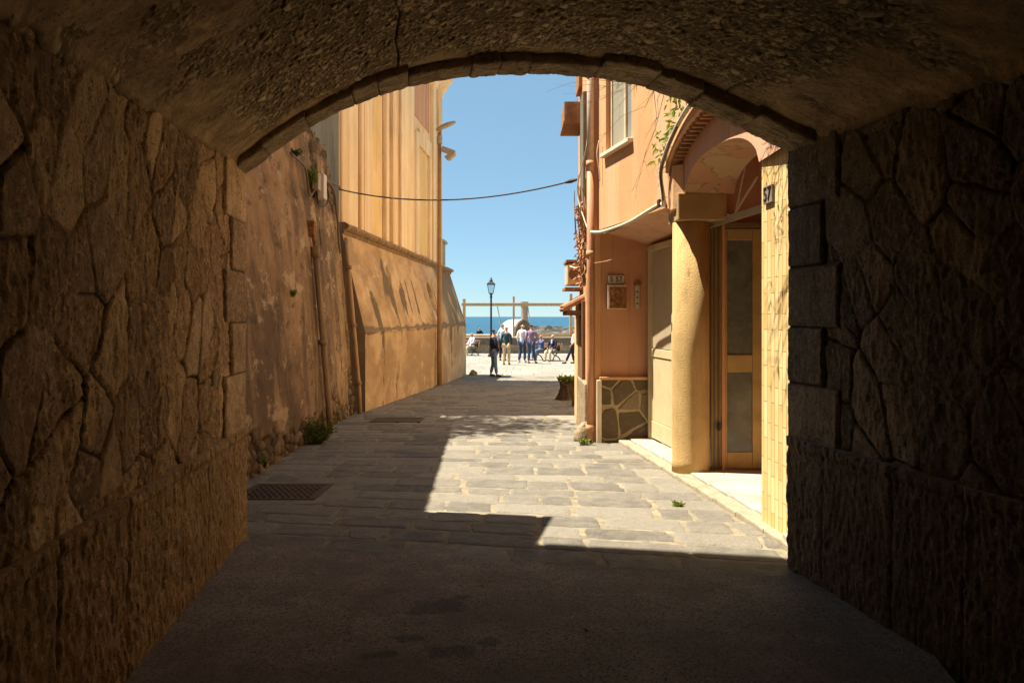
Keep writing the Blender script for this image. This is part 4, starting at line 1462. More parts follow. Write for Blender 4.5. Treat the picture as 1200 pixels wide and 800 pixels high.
for i in range(len(hp) - 1):
    for q in (0.15, .5, .85):
        y = hp[i][0] + (hp[i + 1][0] - hp[i][0]) * q; z = hp[i][1] + (hp[i + 1][1] - hp[i][1]) * q
        x = 1.74 + .05 * (8.5 - y)
        mb = MB(); mb.obox((x - .05, y, z - .025), (.055, 0, 0), (0, .028, 0), (0, 0, .022)); mb.build('corbel', MAT['tile_clay'], ho)

# mass of the house behind
mb = MB(); mb.prism([(3.0, 4.6), (9, 4.6), (9, 11.3), (3.0, 11.3)], -.3, 7.4); mb.build('house_body', MAT['orange'], ho)
mb = MB(); mb.quad((2.0, 5.2, 4.6), (5, 5.2, 4.6), (5, 8.6, 4.6), (2.0, 8.6, 4.6)); mb.build('porch_roof', MAT['tile_clay'], ho)

# ---- things on the house
pts = [Vector((1.085, 11.0, z)) for z in (-.10, 1.0, 2.2)] + [Vector((1.085, 11.0, 3.6)), Vector((1.085, 11.0, 5.6))]
dp = thing('drainpipe', (1.085, 11.0, -.1), 'fat terracotta drainpipe on the corner of the orange house', 'drainpipe')
mb = MB(); mb.tube(pts[:4], .052, 16); mb.build('pipe', MAT['terracotta_pipe'], dp, smooth=True)
mb = MB(); mb.tube([(1.085, 11.0, 3.6), (1.085, 11.0, 4.5), (1.085, 11.0, 5.6)], .050, 16); tag(mb.build('pipe', mottled('pale grey pink pipe', (.60, .46, .34), .25, 5, .5, .2, streak=.4), dp, smooth=True), 'pale upper length of the pipe')
for z in (.02, 2.42, 3.66, 4.9):
    mb = MB(); mb.tube([(1.085, 11.0, z), (1.085, 11.0, z + .09)], .062, 16)
    mb.build('collar', MAT['terracotta_pipe'], dp, smooth=True)

def UPP(px, py, off=.05):
    d = dW(px); p = up(d, off); return Vector((p.x, p.y, EYE + (371 - py) / F * p.y))

cable('white_conduit', [P(692, 273, 11.0) + Vector((0, -.1, 0)), UPP(708, 272), UPP(725, 267), UPP(745, 259), UPP(765, 247), UPP(779, 239),
                        Vector((1.60, 8.40, 2.80)), Vector((1.57, 8.42, 3.1)), Vector((1.58, 8.2, 3.28)), Vector((1.60, 7.8, 3.43)), Vector((1.62, 7.4, 3.52)), Vector((1.64, 7.0, 3.56))], .024, MAT['cable_white'],
      'thick dirty white cable under the orange wall and around the porch hood')
cable('white_conduit', [UPP(712, 274), UPP(735, 264.5), UPP(760, 251), UPP(779, 241), Vector((1.585, 8.36, 2.83)), Vector((1.56, 8.36, 3.1)), Vector((1.58, 8.1, 3.3)), Vector((1.6, 7.7, 3.44))], .012, MAT['cable_grey'],
      'thin grey cable clipped beside the thick white cable on the orange wall')
mb = MB(); q = UPP(781, 238, .06); mb.obox(q, (.04, 0, 0), (0, .05, 0), (0, 0, .035)); o = mb.build('cable_clamp', MAT['cable_dark'], None, q); tag(o, 'dark clamp holding the white cable at the porch corner', 'cable clamp')
cable('loose_wire', [P(689, 158, 11.2), P(687, 175, 11.2), P(682, 195, 11.4), P(677, 217, 11.6), P(678, 235, 11.6), P(684, 255, 11.4), P(690, 272, 11.2)], .010, MAT['cable_white'], 'thin white wire bowing out from the corner of the orange house')
cable('loose_wire', [P(702, 165, 10.8), P(699.5, 180, 10.8), P(702, 200, 10.8), P(703, 212, 10.8)], .008, MAT['cable_white'], 'short white wire beside the terracotta drainpipe')
cable('loose_wire', [Vector((1.13, 10.9, 2.33)), Vector((1.3, 10.9, 2.36)), Vector((1.62, 10.9, 2.46)), Vector((1.9, 10.85, 2.53))], .009, MAT['terracotta_pipe'], 'thin wire crossing the top of the salmon recess wall')


def text_mesh(body, size, extr=.002):
    cu = bpy.data.curves.new('txt', 'FONT'); cu.body = body; cu.size = size; cu.extrude = extr
    cu.align_x = 'CENTER'; cu.align_y = 'CENTER'
    ob = bpy.data.objects.new('txt', cu); COL.objects.link(ob)
    dg_ = bpy.context.evaluated_depsgraph_get()
    me = bpy.data.meshes.new_from_object(ob.evaluated_get(dg_))
    bpy.data.objects.remove(ob)
    return me


# plate over the rusty box, facing up the lane (-Y)
c_ = P(722, 327.5, 10.96)
sg = thing('number_plate', c_, 'small white plate reading S 57 above the rusty box on the salmon wall', 'house number')
mb = MB(); mb.box(c_.x - .112, 10.955, c_.z - .055, c_.x + .112, 10.985, c_.z + .055); mb.build('plate', MAT['plate_white'], sg, bevel=.004)
me = text_mesh('S 57', .10)
me.transform(Matrix.Translation(c_ + Vector((0, -.009, 0))) @ Matrix.Rotation(math.radians(90), 4, 'X'))
link('lettering', me, MAT['metal_grey'] if False else MAT['black_paint'], sg)
c_ = P(722.5, 348, 10.93)
bx_ = thing('meter_box', c_, 'rusted square meter box on the salmon wall under the white number plate', 'meter box')
mb = MB(); mb.box(c_.x - .125, 10.87, c_.z - .165, c_.x + .125, 10.985, c_.z + .165); mb.build('case', MAT['plate_white'], bx_, bevel=.006)
mb = MB(); mb.box(c_.x - .105, 10.855, c_.z - .155, c_.x + .124, 10.869, c_.z + .145); mb.build('rusty_door', MAT['rust'], bx_, bevel=.004)
c_ = P(747, 347, 10.95)
ic = thing('intercom', c_, 'narrow steel doorbell panel on the salmon wall beside the cream side door', 'intercom')
mb = MB(); mb.box(c_.x - .032, 10.955, c_.z - .17, c_.x + .032, 10.985, c_.z + .15); mb.build('panel', MAT['steel'], ic, bevel=.005)
mb = MB(); mb.box(c_.x - .045, 10.93, c_.z + .152, c_.x + .05, 10.985, c_.z + .185); mb.build('hood', MAT['rust'], ic, bevel=.004)
mb = MB()
for k in range(3):
    mb = MB(); mb.box(c_.x - .012, 10.949, c_.z - .11 + k * .08, c_.x + .012, 10.954, c_.z - .09 + k * .08); mb.build('button', MAT['black_paint'], ic)

# enamel 57 on the tiled pillar, facing the lane
pdir = (PX1 - PX0).normalized(); pn_ = Vector((pdir.y, -pdir.x)); pn_ = pn_ if pn_.x < 0 else -pn_
def pil(px, py, off):
    r = (px - 600) / F
    k = (PX1.x - PX0.x) / (PX1.y - PX0.y)
    d = (PX0.x - k * PX0.y) / (r - k)
    p = Vector((r * d, d)) + pn_ * off
    return Vector((p.x, p.y, EYE + (371 - py) / F * d))
c_ = pil(902.5, 228, .012)
np_ = thing('number_plate', c_, 'grey enamel plate reading 57 on the yellow tiled pillar', 'house number')
ax = Vector((pdir.x, pdir.y, 0)); nv = Vector((pn_.x, pn_.y, 0))
mb = MB(); mb.obox(c_, ax * .085, nv * .010, (0, 0, .065)); mb.build('plate', MAT['plate_grey'], np_, bevel=.003)
me = text_mesh('57', .145, .003)
rot = Matrix((ax.to_4d(), Vector((0, 0, 1, 0)), nv.to_4d(), Vector((0, 0, 0, 1)))).transposed()
for i in range(3): rot[3][i] = 0
rot = Matrix(((ax.x, 0, nv.x, 0), (ax.y, 0, nv.y, 0), (ax.z, 1, nv.z, 0), (0, 0, 0, 1)))
me.transform(Matrix.Translation(c_ + nv * .013) @ rot)
link('digits', me, MAT['black_paint'], np_)

# ================================================================== NEIGHBOUR HOUSE (edge-on, right)
nh = thing('neighbour_house', (1.3, 13, gz(13)), 'narrow pale yellow house seen edge-on beyond the orange house, with cluttered front', 'house')
NA, NB = Vector((1.13, 11.34)), Vector((1.16, 13.9))
mb = MB(); mb.prism([NA, (6, 11.34), (6, 13.9), NB], -.5, 6.6); mb.build('wall', MAT['orange'], nh)
mb = MB(); mb.prism([(1.06, 11.6), (1.14, 11.6), (1.155, 13.2), (1.075, 13.2)], -.5, .62); mb.build('plinth', MAT['rubble_base'], nh, bevel=.02)
mb = MB(); mb.box(1.07, 12.0, 3.0, 1.14, 12.5, 5.0); mb.build('shutter', MAT['shutter'], nh, bevel=.01)
mb = MB(); mb.box(1.09, 13.0, 5.35, 1.16, 13.6, 6.6); mb.build('shutter', MAT['wood_mid'], nh, bevel=.01)
mb = MB(); mb.box(1.09, 12.4, .0, 1.15, 13.0, 1.85); mb.build('door', MAT['wood_old'], nh, bevel=.01)
mb = MB(); mb.box(1.085, 13.2, -.3, 1.165, 13.85, 1.9); mb.build('door_surround', MAT['house_yellow'], nh, bevel=.02)
mb = MB(); mb.prism([(.82, 12.7), (1.15, 12.7), (1.15, 13.6), (.82, 13.6)], 4.68, 4.72); mb.obox((.85, 13.15, 4.88), (.012, 0, 0), (0, .42, 0), (0, 0, .155)); mb.obox((1.0, 12.74, 4.88), (.135, 0, 0), (0, .012, 0), (0, 0, .155)); mb.obox((1.0, 13.56, 4.88), (.135, 0, 0), (0, .012, 0), (0, 0, .155))
mb.build('awning_box', MAT['wood_mid'], nh)
# tile canopy
mb = MB()
mb.obox((1.0, 13.0, 1.80), (.19, 0, .10), (0, .5, 0), (-.01, 0, .02))
for k in range(9): mb.tube([(.82, 12.55 + .11 * k, 1.74), (1.18, 12.55 + .11 * k, 1.93)], .045, 8)
mb.build('tile_canopy', MAT['tile_clay'], nh)
mb = MB(); mb.box(.86, 12.5, 1.62, 1.16, 12.56, 1.70); mb.box(.86, 13.44, 1.62, 1.16, 13.5, 1.70); mb.box(.86, 12.563, 1.62, .92, 13.437, 1.70); mb.box(.87, 12.51, 1.701, .91, 12.55, 1.78)
mb.build('canopy_frame', MAT['wood_old'], nh)
# unseen second house closing the lane; made tall and pale to bounce sunlight
n2 = thing('unseen_far_house', (2.6, 20, gz(20)), 'unseen plain house behind the narrow yellow house, tall and pale to bounce sunlight', 'house')
mb = MB(); mb.prism([(2.3, 14.0), (9, 14.0), (9, 26), (2.75, 26)], -.7, 8.0); mb.build('wall', MAT['cream'], n2)
mb = MB(); mb.prism([(2.1, 13.8), (9.2, 13.8), (9.2, 26.2), (2.55, 26.2)], 8.0, 8.15); mb.build('roof', MAT['tile_clay'], n2)
mb = MB(); mb.box(2.36, 17, .5, 2.5, 18.0, 2.0); mb.build('shutter', MAT['shutter'], n2)

ac = thing('air_conditioner', (.95, 13.2, 2.1), 'boxed air conditioner on a timber bracket sticking out from the narrow house', 'air conditioner')
mb = MB(); mb.box(.90, 12.9, 2.12, 1.13, 13.6, 2.46); cs = mb.build('case', MAT['win_frame'], ac, bevel=.012)
mb = MB(); mb.tube([(1.01, 12.885, 2.29), (1.01, 12.899, 2.29)], .09, 20); mb.build('fan_grille', MAT['wood_old'], ac)
mb = MB(); mb.box(.86, 12.86, 2.03, 1.16, 13.64, 2.075); mb.build('timber_shelf', MAT['wood_mid'], ac)
mb = MB(); mb.box(.88, 12.86, 2.48, 1.16, 13.64, 2.52); mb.build('timber_lid', MAT['wood_mid'], ac)
cable('loose_wire', [P(668, 312, 12.8), P(676, 314, 12.6), P(684, 308, 12.2), P(692, 310, 11.6), P(698, 311, 11.3)], .012, MAT['cable_white'], 'white hose running from the air conditioner to the corner drainpipe')
# dry vine tangle on the corner
random.seed(3)
dv = thing('dry_vine', (1.09, 11.6, 2.4), 'tangle of dry brown vine stems on the corner behind the terracotta drainpipe', 'vine')
mb = MB()
for k in range(16):
    z0 = random.uniform(2.0, 2.6); p = Vector((1.09, random.uniform(11.4, 12.4), z0)); pts = [p]
    for q in range(6):
        p = p + Vector((random.uniform(-.05, .03), random.uniform(-.12, .12), random.uniform(.05, .28))); p.x = min(max(p.x, .98), 1.11); pts.append(p)
    mb.tube(pts, [.016, .014, .012, .012, .01, .008, .005], 6)
mb.build('stems', MAT['stem'], dv)
lm = MB()
for k in range(220):
    lm.leaf((random.uniform(.98, 1.1), random.uniform(11.4, 12.4), random.uniform(2.1, 3.3)), (random.uniform(-1, 0), random.uniform(-1, 1), random.uniform(-1, 0)), random.uniform(.05, .10))
lm.build('dead_leaves', MAT['tile_clay'], dv)

# tree stump planter
def lumpy(name, c, prof, amp, seed, mat, parent=None, seg=28):
    mb = MB(); mb.lathe(c, prof, seg)
    rr = random.Random(seed)
    ph = [rr.uniform(0, 6.28) for _ in range(6)]
    vs_ = []
    for x, y, z in mb.v:
        a = math.atan2(y - c[1], x - c[0]); k = 1 + amp * (math.sin(3 * a + ph[0] + z * 3) * .5 + math.sin(7 * a + ph[1]) * .35 + math.sin(11 * a + ph[2] + z * 9) * .3)
        vs_.append((c[0] + (x - c[0]) * k, c[1] + (y - c[1]) * k, z + amp * .12 * math.sin(5 * a + ph[3])))
    mb.v = vs_
    return mb.build(name, mat, parent, None if parent else c, smooth=True)


sp_ = Vector((1.30, 18.6, gz(18.6)))
sm = thing('stump_planter', sp_, 'old tree stump planter sprouting green leaves at the foot of the right-hand houses', 'planter')
lumpy('stump', (sp_.x, sp_.y, sp_.z - .03), [(.30, 0), (.26, .06), (.20, .16), (.18, .25), (.165, .31), (.18, .37), (.185, .43), (.12, .45)], .24, 4, MAT['stump'], sm, 48)
lm = MB(); random.seed(8)
for k in range(330):
    a = random.uniform(0, 6.28); r_ = random.uniform(0, .20)
    p = sp_ + Vector((r_ * math.cos(a), r_ * math.sin(a), .42 + random.uniform(0, .08)))
    lm.leaf(p, (math.cos(a) * .6, math.sin(a) * .6, random.uniform(.0, 1)), random.uniform(.06, .12))
lm.build('foliage', MAT['leaf'], sm)
st_o = lumpy('boulder', (1.50, 16.9, gz(16.9) - .03), [(.20, 0), (.22, .12), (.17, .26), (.06, .34)], .16, 6, MAT['dark_stone'], None, 18)
tag(st_o, 'dark rounded stone beside the stump planter by the narrow house', 'stone')
st_o = lumpy('broken_stone', (1.02, 11.15, gz(11.1) - .03), [(.14, 0), (.15, .10), (.11, .22), (.04, .28)], .2, 9, MAT['rubble_base'], None, 16)
tag(st_o, 'pale broken masonry lump at the foot of the terracotta drainpipe', 'stone')

# ================================================================== PLANTS
def weed(name, base, label, n, spread, hgt, lsize, mat, seed, lean=(0, 0)):
    random.seed(seed)
    t = thing(name, base, label, 'plant')
    sm_ = MB(); lf_ = MB(); b = Vector(base)
    for k in range(n):
        a = random.uniform(0, 6.28); r_ = random.random() ** .5
        tip = b + Vector((math.cos(a) * spread * r_ + lean[0], math.sin(a) * spread * r_ + lean[1], hgt * random.uniform(.4, 1)))
        st_ = b + Vector((math.cos(a) * spread * .35 * r_, math.sin(a) * spread * .35 * r_, 0))
        sm_.tube([st_, st_.lerp(tip, .5) + Vector((0, 0, .03)), tip], [.005, .004, .002], 5)
        for q in range(9):
            f = random.uniform(.25, 1); p = st_.lerp(tip, f)
            lf_.leaf(p, (random.uniform(-1, 1), random.uniform(-1, 1), random.uniform(-.2, 1)), lsize * random.uniform(.6, 1.3))
    sm_.build('stems', mat, t); lf_.build('leaves', mat, t)
    return t


b = W(362, 525, .08); b.z = gz(b.y)
weed('wall_weed', b, 'bushy green weed growing at the foot of the stained brown wall', 60, .30, .42, .055, MAT['leaf_mid'], 2, (.02, 0))
b = W(333, 545, .05); b.z = gz(b.y)
weed('wall_weed', W(306, 548, .04), 'tiny green weed in the crumbled rubble nearest the arch', 8, .05, .14, .04, MAT['leaf'], 12)
weed('wall_weed', W(341, 348, .03), 'small green tuft growing out of the middle of the stained wall', 10, .05, .10, .04, MAT['leaf'], 13)
weed('wall_weed', W(363, 215, .05), 'green tuft beside the white junction box', 22, .10, .22, .06, MAT['leaf'], 14)
weed('wall_weed', W(344, 183, .05), 'green moss tuft on the cable under the arch edge', 14, .10, .08, .05, MAT['leaf_dark'], 15)
weed('paving_weed', (1.42, 6.78, gz(6.78)), 'small green weed between paving slabs beside the marble doorstep', 14, .06, .04, .03, MAT['leaf'], 16)
weed('paving_weed', (.99, 10.7, gz(10.7)), 'pale yellow-green weed at the foot of the orange house corner', 10, .10, .08, .05, MAT['leaf'], 17)

for px, py in ((815, 738), (872, 722), (905, 744), (560, 690), (770, 690), (690, 745), (430, 720), (985, 770)):
    d = F * EYE / (py - 371); x = (px - 600) / F * d
    mb = MB(); mb.leaf((x, d, .020), (random.uniform(-1, 1), random.uniform(-1, 1), .1), random.uniform(.03, .05), .5)
    o = mb.build('fallen_leaf', MAT['dead_leaf'], None, (x, d, .02))
    m_ = o.modifiers.new('thick', 'SOLIDIFY'); m_.thickness = .001
    tag(o, 'small dry pale leaf lying on the dark passage floor', 'leaf', 'dry leaves on the passage floor')
# climbing plant over the porch hood: bare twigs and one leafy sprig
random.seed(21)
vn = thing('climbing_vine', (1.62, 8.0, 3.6), 'climbing vine with bare twigs and a leafy green sprig over the orange wall', 'vine')
mb = MB(); lm = MB()
main = [Vector((1.66, 7.6, 3.95)), P(806, 120, 8.0), P(799, 150, 8.2), P(790, 170, 8.4), P(780, 195, 8.5), P(771, 203, 8.6)]
mb.tube(main, [.016, .014, .012, .009, .006, .003], 7)
for k in range(170):
    f = random.uniform(.3, 3.6); i = int(f); p = main[i].lerp(main[i + 1], f - i)
    e = Vector((random.gauss(-.08, .06), random.gauss(-.05, .08), random.gauss(-.0, .06)))
    lm.leaf(p + e, (random.uniform(-1, .3), random.uniform(-1, .6), random.uniform(-1, .1)), random.uniform(.06, .12), .42)
def twig(a, b, n=5, wob=.05, r=.0038, kids=3, lev=0):
    pts = []
    for i in range(n + 1):
        f = i / n
        p = a.lerp(b, f) + Vector((random.uniform(-wob, wob), random.uniform(-wob, wob), random.uniform(-wob, wob))) * (1 if 0 < i < n else 0)
        pts.append(p)
    mb.tube(pts, [r * (1 - .75 * i / n) for i in range(n + 1)], 5)
    if lev < 2:
        for k in range(kids):
            i = random.randint(1, n - 1)
            d = (b - a) * random.uniform(.2, .4); d = Vector((d.x + random.uniform(-.1, .1), d.y + random.uniform(-.1, .1), d.z + random.uniform(-.22, .16)))
            twig(pts[i], pts[i] + d, 3, wob * .5, r * .6, 2, lev + 1)
hub = Vector((1.66, 7.7, 4.0))
for q in (P(700, 165, 9.6), P(655, 138, 9.2), P(640, 108, 8.6), P(740, 225, 9.2), P(760, 150, 8.8), P(720, 118, 9.2), P(660, 110, 8.8)):
    twig(hub + Vector((random.uniform(-.1, .05), random.uniform(-.3, .3), random.uniform(-.15, .25))), q)
for (a, b) in ((Vector((1.7, 6.9, 3.7)), pil(893, 240, .06)), (Vector((1.72, 6.6, 3.75)), pil(905, 330, .05)), (Vector((1.72, 6.3, 3.8)), pil(912, 300, .06)), (Vector((1.7, 6.5, 3.7)), pil(892, 380, .06))):
    pass
mb.build('twigs', MAT['stem'], vn); lm.build('sprig_leaves', MAT['leaf'], vn)

hv = thing('climbing_vine', (1.4, 5.6, 4.2), 'thin bare vine hanging from the passage front above the tiled pillar', 'vine')
mb = MB(); lm = MB(); random.seed(44)
for k in range(15):
    a = Vector((random.uniform(.75, 1.75), 5.45 + random.uniform(-.02, .05), 4.25))
    b = Vector((a.x + random.uniform(-.15, .25), random.uniform(5.85, 6.25), random.uniform(3.30, 3.6)))
    twig(a, b, 6, .06, .006, 3, 1)
    for q in range(5):
        p = a.lerp(b, random.uniform(.3, 1)); lm.leaf(p, (random.uniform(-1, 1), random.uniform(-1, 1), -1), random.uniform(.03, .06))
mb.build('twigs', MAT['stem'], hv); lm.build('leaves', MAT['leaf_dark'], hv)

# ================================================================== PLAZA FURNITURE
ZP = -.62
# lamp post
lx, ly = P(575.5, 0, 44).x, 44.0
lt = thing('lamp_post', (lx, ly, ZP), 'black iron lamp post with a glass lantern on the sunny plaza by the sea wall', 'street lamp')
mb = MB(); mb.lathe((lx, ly, ZP), [(.17, 0), (.17, .12), (.11, .2), (.10, .75), (.075, .85), (.055, 1.0), (.05, 3.25), (.08, 3.3), (.045, 3.4), (.12, 3.5), (.12, 3.52)], 16)
mb.build('post', MAT['lamp_dark'], lt, smooth=False)
zl = ZP + 3.52
mb = MB()
for sx, sy in ((1, 1), (1, -1), (-1, 1), (-1, -1)): mb.tube([(lx + .12 * sx, ly + .12 * sy, zl), (lx + .20 * sx, ly + .20 * sy, zl + .46)], .014, 6)
mb.prism([(lx - .23, ly - .23), (lx + .23, ly - .23), (lx + .23, ly + .23), (lx - .23, ly + .23)], zl + .46, zl + .50)
mb.prism([(lx - .24, ly - .24), (lx + .24, ly - .24), (lx + .24, ly + .24), (lx - .24, ly + .24)], zl + .502, zl + .66, [(lx - .08, ly - .08), (lx + .08, ly - .08), (lx + .08, ly + .08), (lx - .08, ly + .08)])
mb.lathe((lx, ly, zl + .66), [(.08, 0), (.10, .05), (.05, .1), (.03, .18), (.01, .22)], 12)
mb.build('lantern_frame', MAT['lamp_dark'], lt)
t = NT('clear lantern glass'); t.color((.75, .80, .80)); t.rough(.05); t.b.inputs['Transmission Weight'].default_value = .9; t.b.inputs['IOR'].default_value = 1.1
mb = MB(); mb.prism([(lx - .115, ly - .115), (lx + .115, ly - .115), (lx + .115, ly + .115), (lx - .115, ly + .115)], zl + .01, zl + .455,
                   [(lx - .19, ly - .19), (lx + .19, ly - .19), (lx + .19, ly + .19), (lx - .19, ly + .19)])
mb.build('lantern_glass', t.m, lt)

# sea wall
sw = thing('sea_wall', (0, 48.3, ZP), 'long low stone sea wall with dark coping closing the plaza', 'wall')
mb = MB(); mb.box(-45, 48.2, ZP - .3, 45, 49.2, -.08); mb.build('stone_face', MAT['seawall'], sw)
mb = MB(); mb.box(-45, 48.08, -.078, 45, 49.3, .34); mb.build('coping', MAT['coping'], sw, bevel=.03)
mb = MB(); mb.box(-45, 49.302, ZP - 3, 45, 57.5, .34); mb.build('ledge', MAT['ledge'], sw)

# timber frame on the ledge
tf = thing('timber_frame', (P(602, 0, 50).x, 50, .34), 'new pale timber frame with a long top beam on the sea wall ledge', 'timber frame')
TY = 50.0
zr = lambda py: EYE + (371 - py) / F * TY
for px, pt in ((544, 350), (602, 347), (669, 344)):
    x = P(px, 0, TY).x
    w_ = .15 if px != 602 else .11
    mb = MB(); mb.box(x - w_ / 2 * 1.2, TY - .08, .335, x + w_ / 2 * 1.2, TY + .08, zr(pt)); mb.build('post', MAT['wood_new'], tf, bevel=.01)
mb = MB(); x0 = P(541, 0, TY).x; x1 = P(672, 0, TY).x
mb.box(x0, TY - .16, zr(358.6), x1, TY - .085, zr(355)); mb.build('beam', MAT['wood_new'], tf, bevel=.008)
mb = MB(); mb.box(P(624, 0, TY).x, TY - .3, .345, P(668, 0, TY).x, TY - .09, .55); mb.build('bottom_plank', MAT['wood_new'], tf, bevel=.008)
mb = MB(); mb.box(P(541, 0, TY).x, TY - .3, .345, P(600, 0, TY).x, TY - .09, .46); mb.build('bottom_plank', MAT['wood_new'], tf, bevel=.008)
for pa, pb in ((583, 589.5), (618.5, 623)):
    mb = MB(); a = Vector((P(pa, 0, TY).x, TY - .12, zr(359))); b = Vector((P(pb, 0, TY).x, TY - .5, .36)); mb.tube([a, b], .03, 8)
    mb.build('brace', MAT['metal_grey'], tf)

# whitewashed vault with dark end wall and chimney
vx, vy = P(607, 0, 53).x, 53.0
dm_ = thing('vaulted_hut', (vx, vy, .34), 'whitewashed rounded vault with a dark stone end and a chimney behind the sea wall', 'hut')
ax_ = Vector((-.80, .60, 0)).normalized(); rx = Vector((.60, .80, 0)).normalized()
c0 = Vector((P(617, 0, 52.2).x - .25, 52.2, .30))
mb = MB(); Rv, Lv = 1.05, 1.7; nA, nB = 18, 12
for i in range(nB + 1):
    f = i / nB
    k = 1.0 if f < .5 else math.sqrt(max(0.0, 1 - ((f - .5) / .5) ** 2))
    for j in range(nA + 1):
        a = math.pi * j / nA
        q = c0 + ax_ * Lv * f + rx * math.cos(a) * Rv * max(.02, k) + Vector((0, 0, math.sin(a) * 1.12 * max(.02, k)))
        mb.v.append(tuple(q))
for i in range(nB):
    for j in range(nA):
        a = i * (nA + 1) + j; mb.f.append((a, a + 1, a + nA + 2, a + nA + 1))
mb.build('white_vault', MAT['white_dome'], dm_, smooth=True)
mb = MB(); ring = []
for dd in (-.12, .02):
    for j in range(nA + 1):
        a = math.pi * j / nA; q = c0 + ax_ * dd + rx * math.cos(a) * (Rv - .03) + Vector((0, 0, math.sin(a) * 1.08)); mb.v.append(tuple(q))
mb.f.append(tuple(range(nA + 1))); mb.f.append(tuple(range(2 * nA + 1, nA, -1)))
for j in range(nA): mb.f.append((j, nA + 1 + j, nA + 2 + j, j + 1))
mb.build('end_wall', mottled('dark lava stone wall', (.14, .11, .08), .4, 6, .9, .7, 12, .04), dm_)
cx_, cy_ = P(614.5, 0, 53.6).x, 53.6
mb = MB(); mb.lathe((cx_, cy_, .3), [(.24, 0), (.23, 2.0), (.27, 2.02), (.27, 2.1), (.20, 2.12), (.20, 2.2), (.27, 2.22), (.27, 2.3)], 16); mb.build('chimney', MAT['chimney'], dm_)

# breakwater boulders
random.seed(33)
BOULD = [mottled('boulder grey', (.13, .118, .10), .4, 2, .9, .6, 15, .05), mottled('boulder dark', (.045, .04, .034), .4, 2, .9, .6, 15, .05), mottled('boulder brown', (.085, .073, .058), .4, 2, .9, .6, 15, .05)]
for k in range(80):
    px = random.uniform(622, 676); d = 60 + 12 * k / 80
    f = (px - 622) / 54
    x = P(px, 0, d).x
    top_py = 383.5 + 9 * (1 - k / 80) + random.uniform(-1, 1.5) + (3 if px < 628 else 0)
    z = EYE + (371 - top_py) / F * d
    s = random.uniform(.30, .95)
    bm = bmesh.new(); bmesh.ops.create_icosphere(bm, subdivisions=2, radius=s)
    for v in bm.verts:
        n_ = v.co.normalized()
        kk = 1 + .22 * math.sin(n_.x * 4 + k) * math.cos(n_.y * 5 + k * 2) + random.uniform(-.07, .07)
        v.co = Vector((n_.x * s * kk * 1.2, n_.y * s * kk, n_.z * s * kk * .8))
    me = bpy.data.meshes.new('boulder'); bm.to_mesh(me); bm.free()
    o = bpy.data.objects.new('boulder', me); COL.objects.link(o); me.materials.append(BOULD[k % 3])
    o.location = (x, d, z - s * .6)
    tag(o, 'grey boulder in the breakwater heap beyond the sea wall', 'boulder', 'boulders of the breakwater')
mb = MB(); mb.prism([(.8, 59), (9, 59), (9, 74), (.8, 74)], -5, -1.5, [(1.6, 61), (9, 61), (9, 72), (1.6, 72)])
tag(mb.build('breakwater_core', MAT['dark_stone']), kind='structure')

# sea
mb = MB(); mb.quad((-30000, 57, -2.6), (30000, 57, -2.6), (30000, 60000, -2.6), (-30000, 60000, -2.6))
tag(mb.build('sea', MAT['sea']), kind='structure')

# benches
def bench(loc, yaw, label):
    t = thing('park_bench', loc, label, 'bench', 'benches along the sea wall')
    t.rotation_euler = (0, 0, yaw)
    def part(mb, name, mat, bevel=0):
        me = bpy.data.meshes.new(name); me.from_pydata(mb.v, [], mb.f); me.materials.append(mat)
        o = bpy.data.objects.new(name, me); COL.objects.link(o); o.parent = t
        if bevel:
            m = o.modifiers.new('bevel', 'BEVEL'); m.width = bevel; m.segments = 1
    mb = MB()
    for k in range(4): mb.box(-.85, .0 + .11 * k, .43, .85, .09 + .11 * k, .46)
    part(mb, 'seat', MAT['wood_old'])
    mb = MB()
    for k in range(3): mb.obox((0, -.06 - .035 * k, .58 + .13 * k), (.85, 0, 0), (0, .012, .003), (0, -.013, .05))
    part(mb, 'backrest', MAT['wood_old'])
    for sx in (-.7, .7):
        mb = MB()
        mb.tube([(sx, .40, 0), (sx, .30, .2), (sx, .06, .42), (sx, -.03, .52), (sx, -.15, .92)], .028, 8)
        mb.tube([(sx, -.14, 0), (sx, .0, .2), (sx, .30, .33), (sx, .42, .42)], .028, 8)
        mb.tube([(sx, .42, .415), (sx, .0, .415)], .024, 8)
        mb.tube([(sx, -.05, .62), (sx, .2, .66), (sx, .40, .62), (sx, .41, .44)], .022, 8)
        part(mb, 'iron_leg', MAT['iron'])
    return t


BYAW = math.atan2(-.83, .55) + math.pi      # local +Y is the facing direction
fdir = Vector((-.80, -.60))
BY = math.atan2(-fdir.x, fdir.y)            # rotation that turns +Y to fdir
ldir = Vector((fdir.y, -fdir.x))            # local +X in world
rb = Vector((P(644, 0, 40.4).x, 40.4))
bench((rb.x, rb.y, ZP), BY, 'dark slatted bench with iron legs holding two seated men, right of the standing pair')
lb = Vector((P(551, 0, 45.8).x, 45.8))
bench((lb.x, lb.y, ZP), BY, 'dark slatted bench with iron legs at the left end of the sea wall')

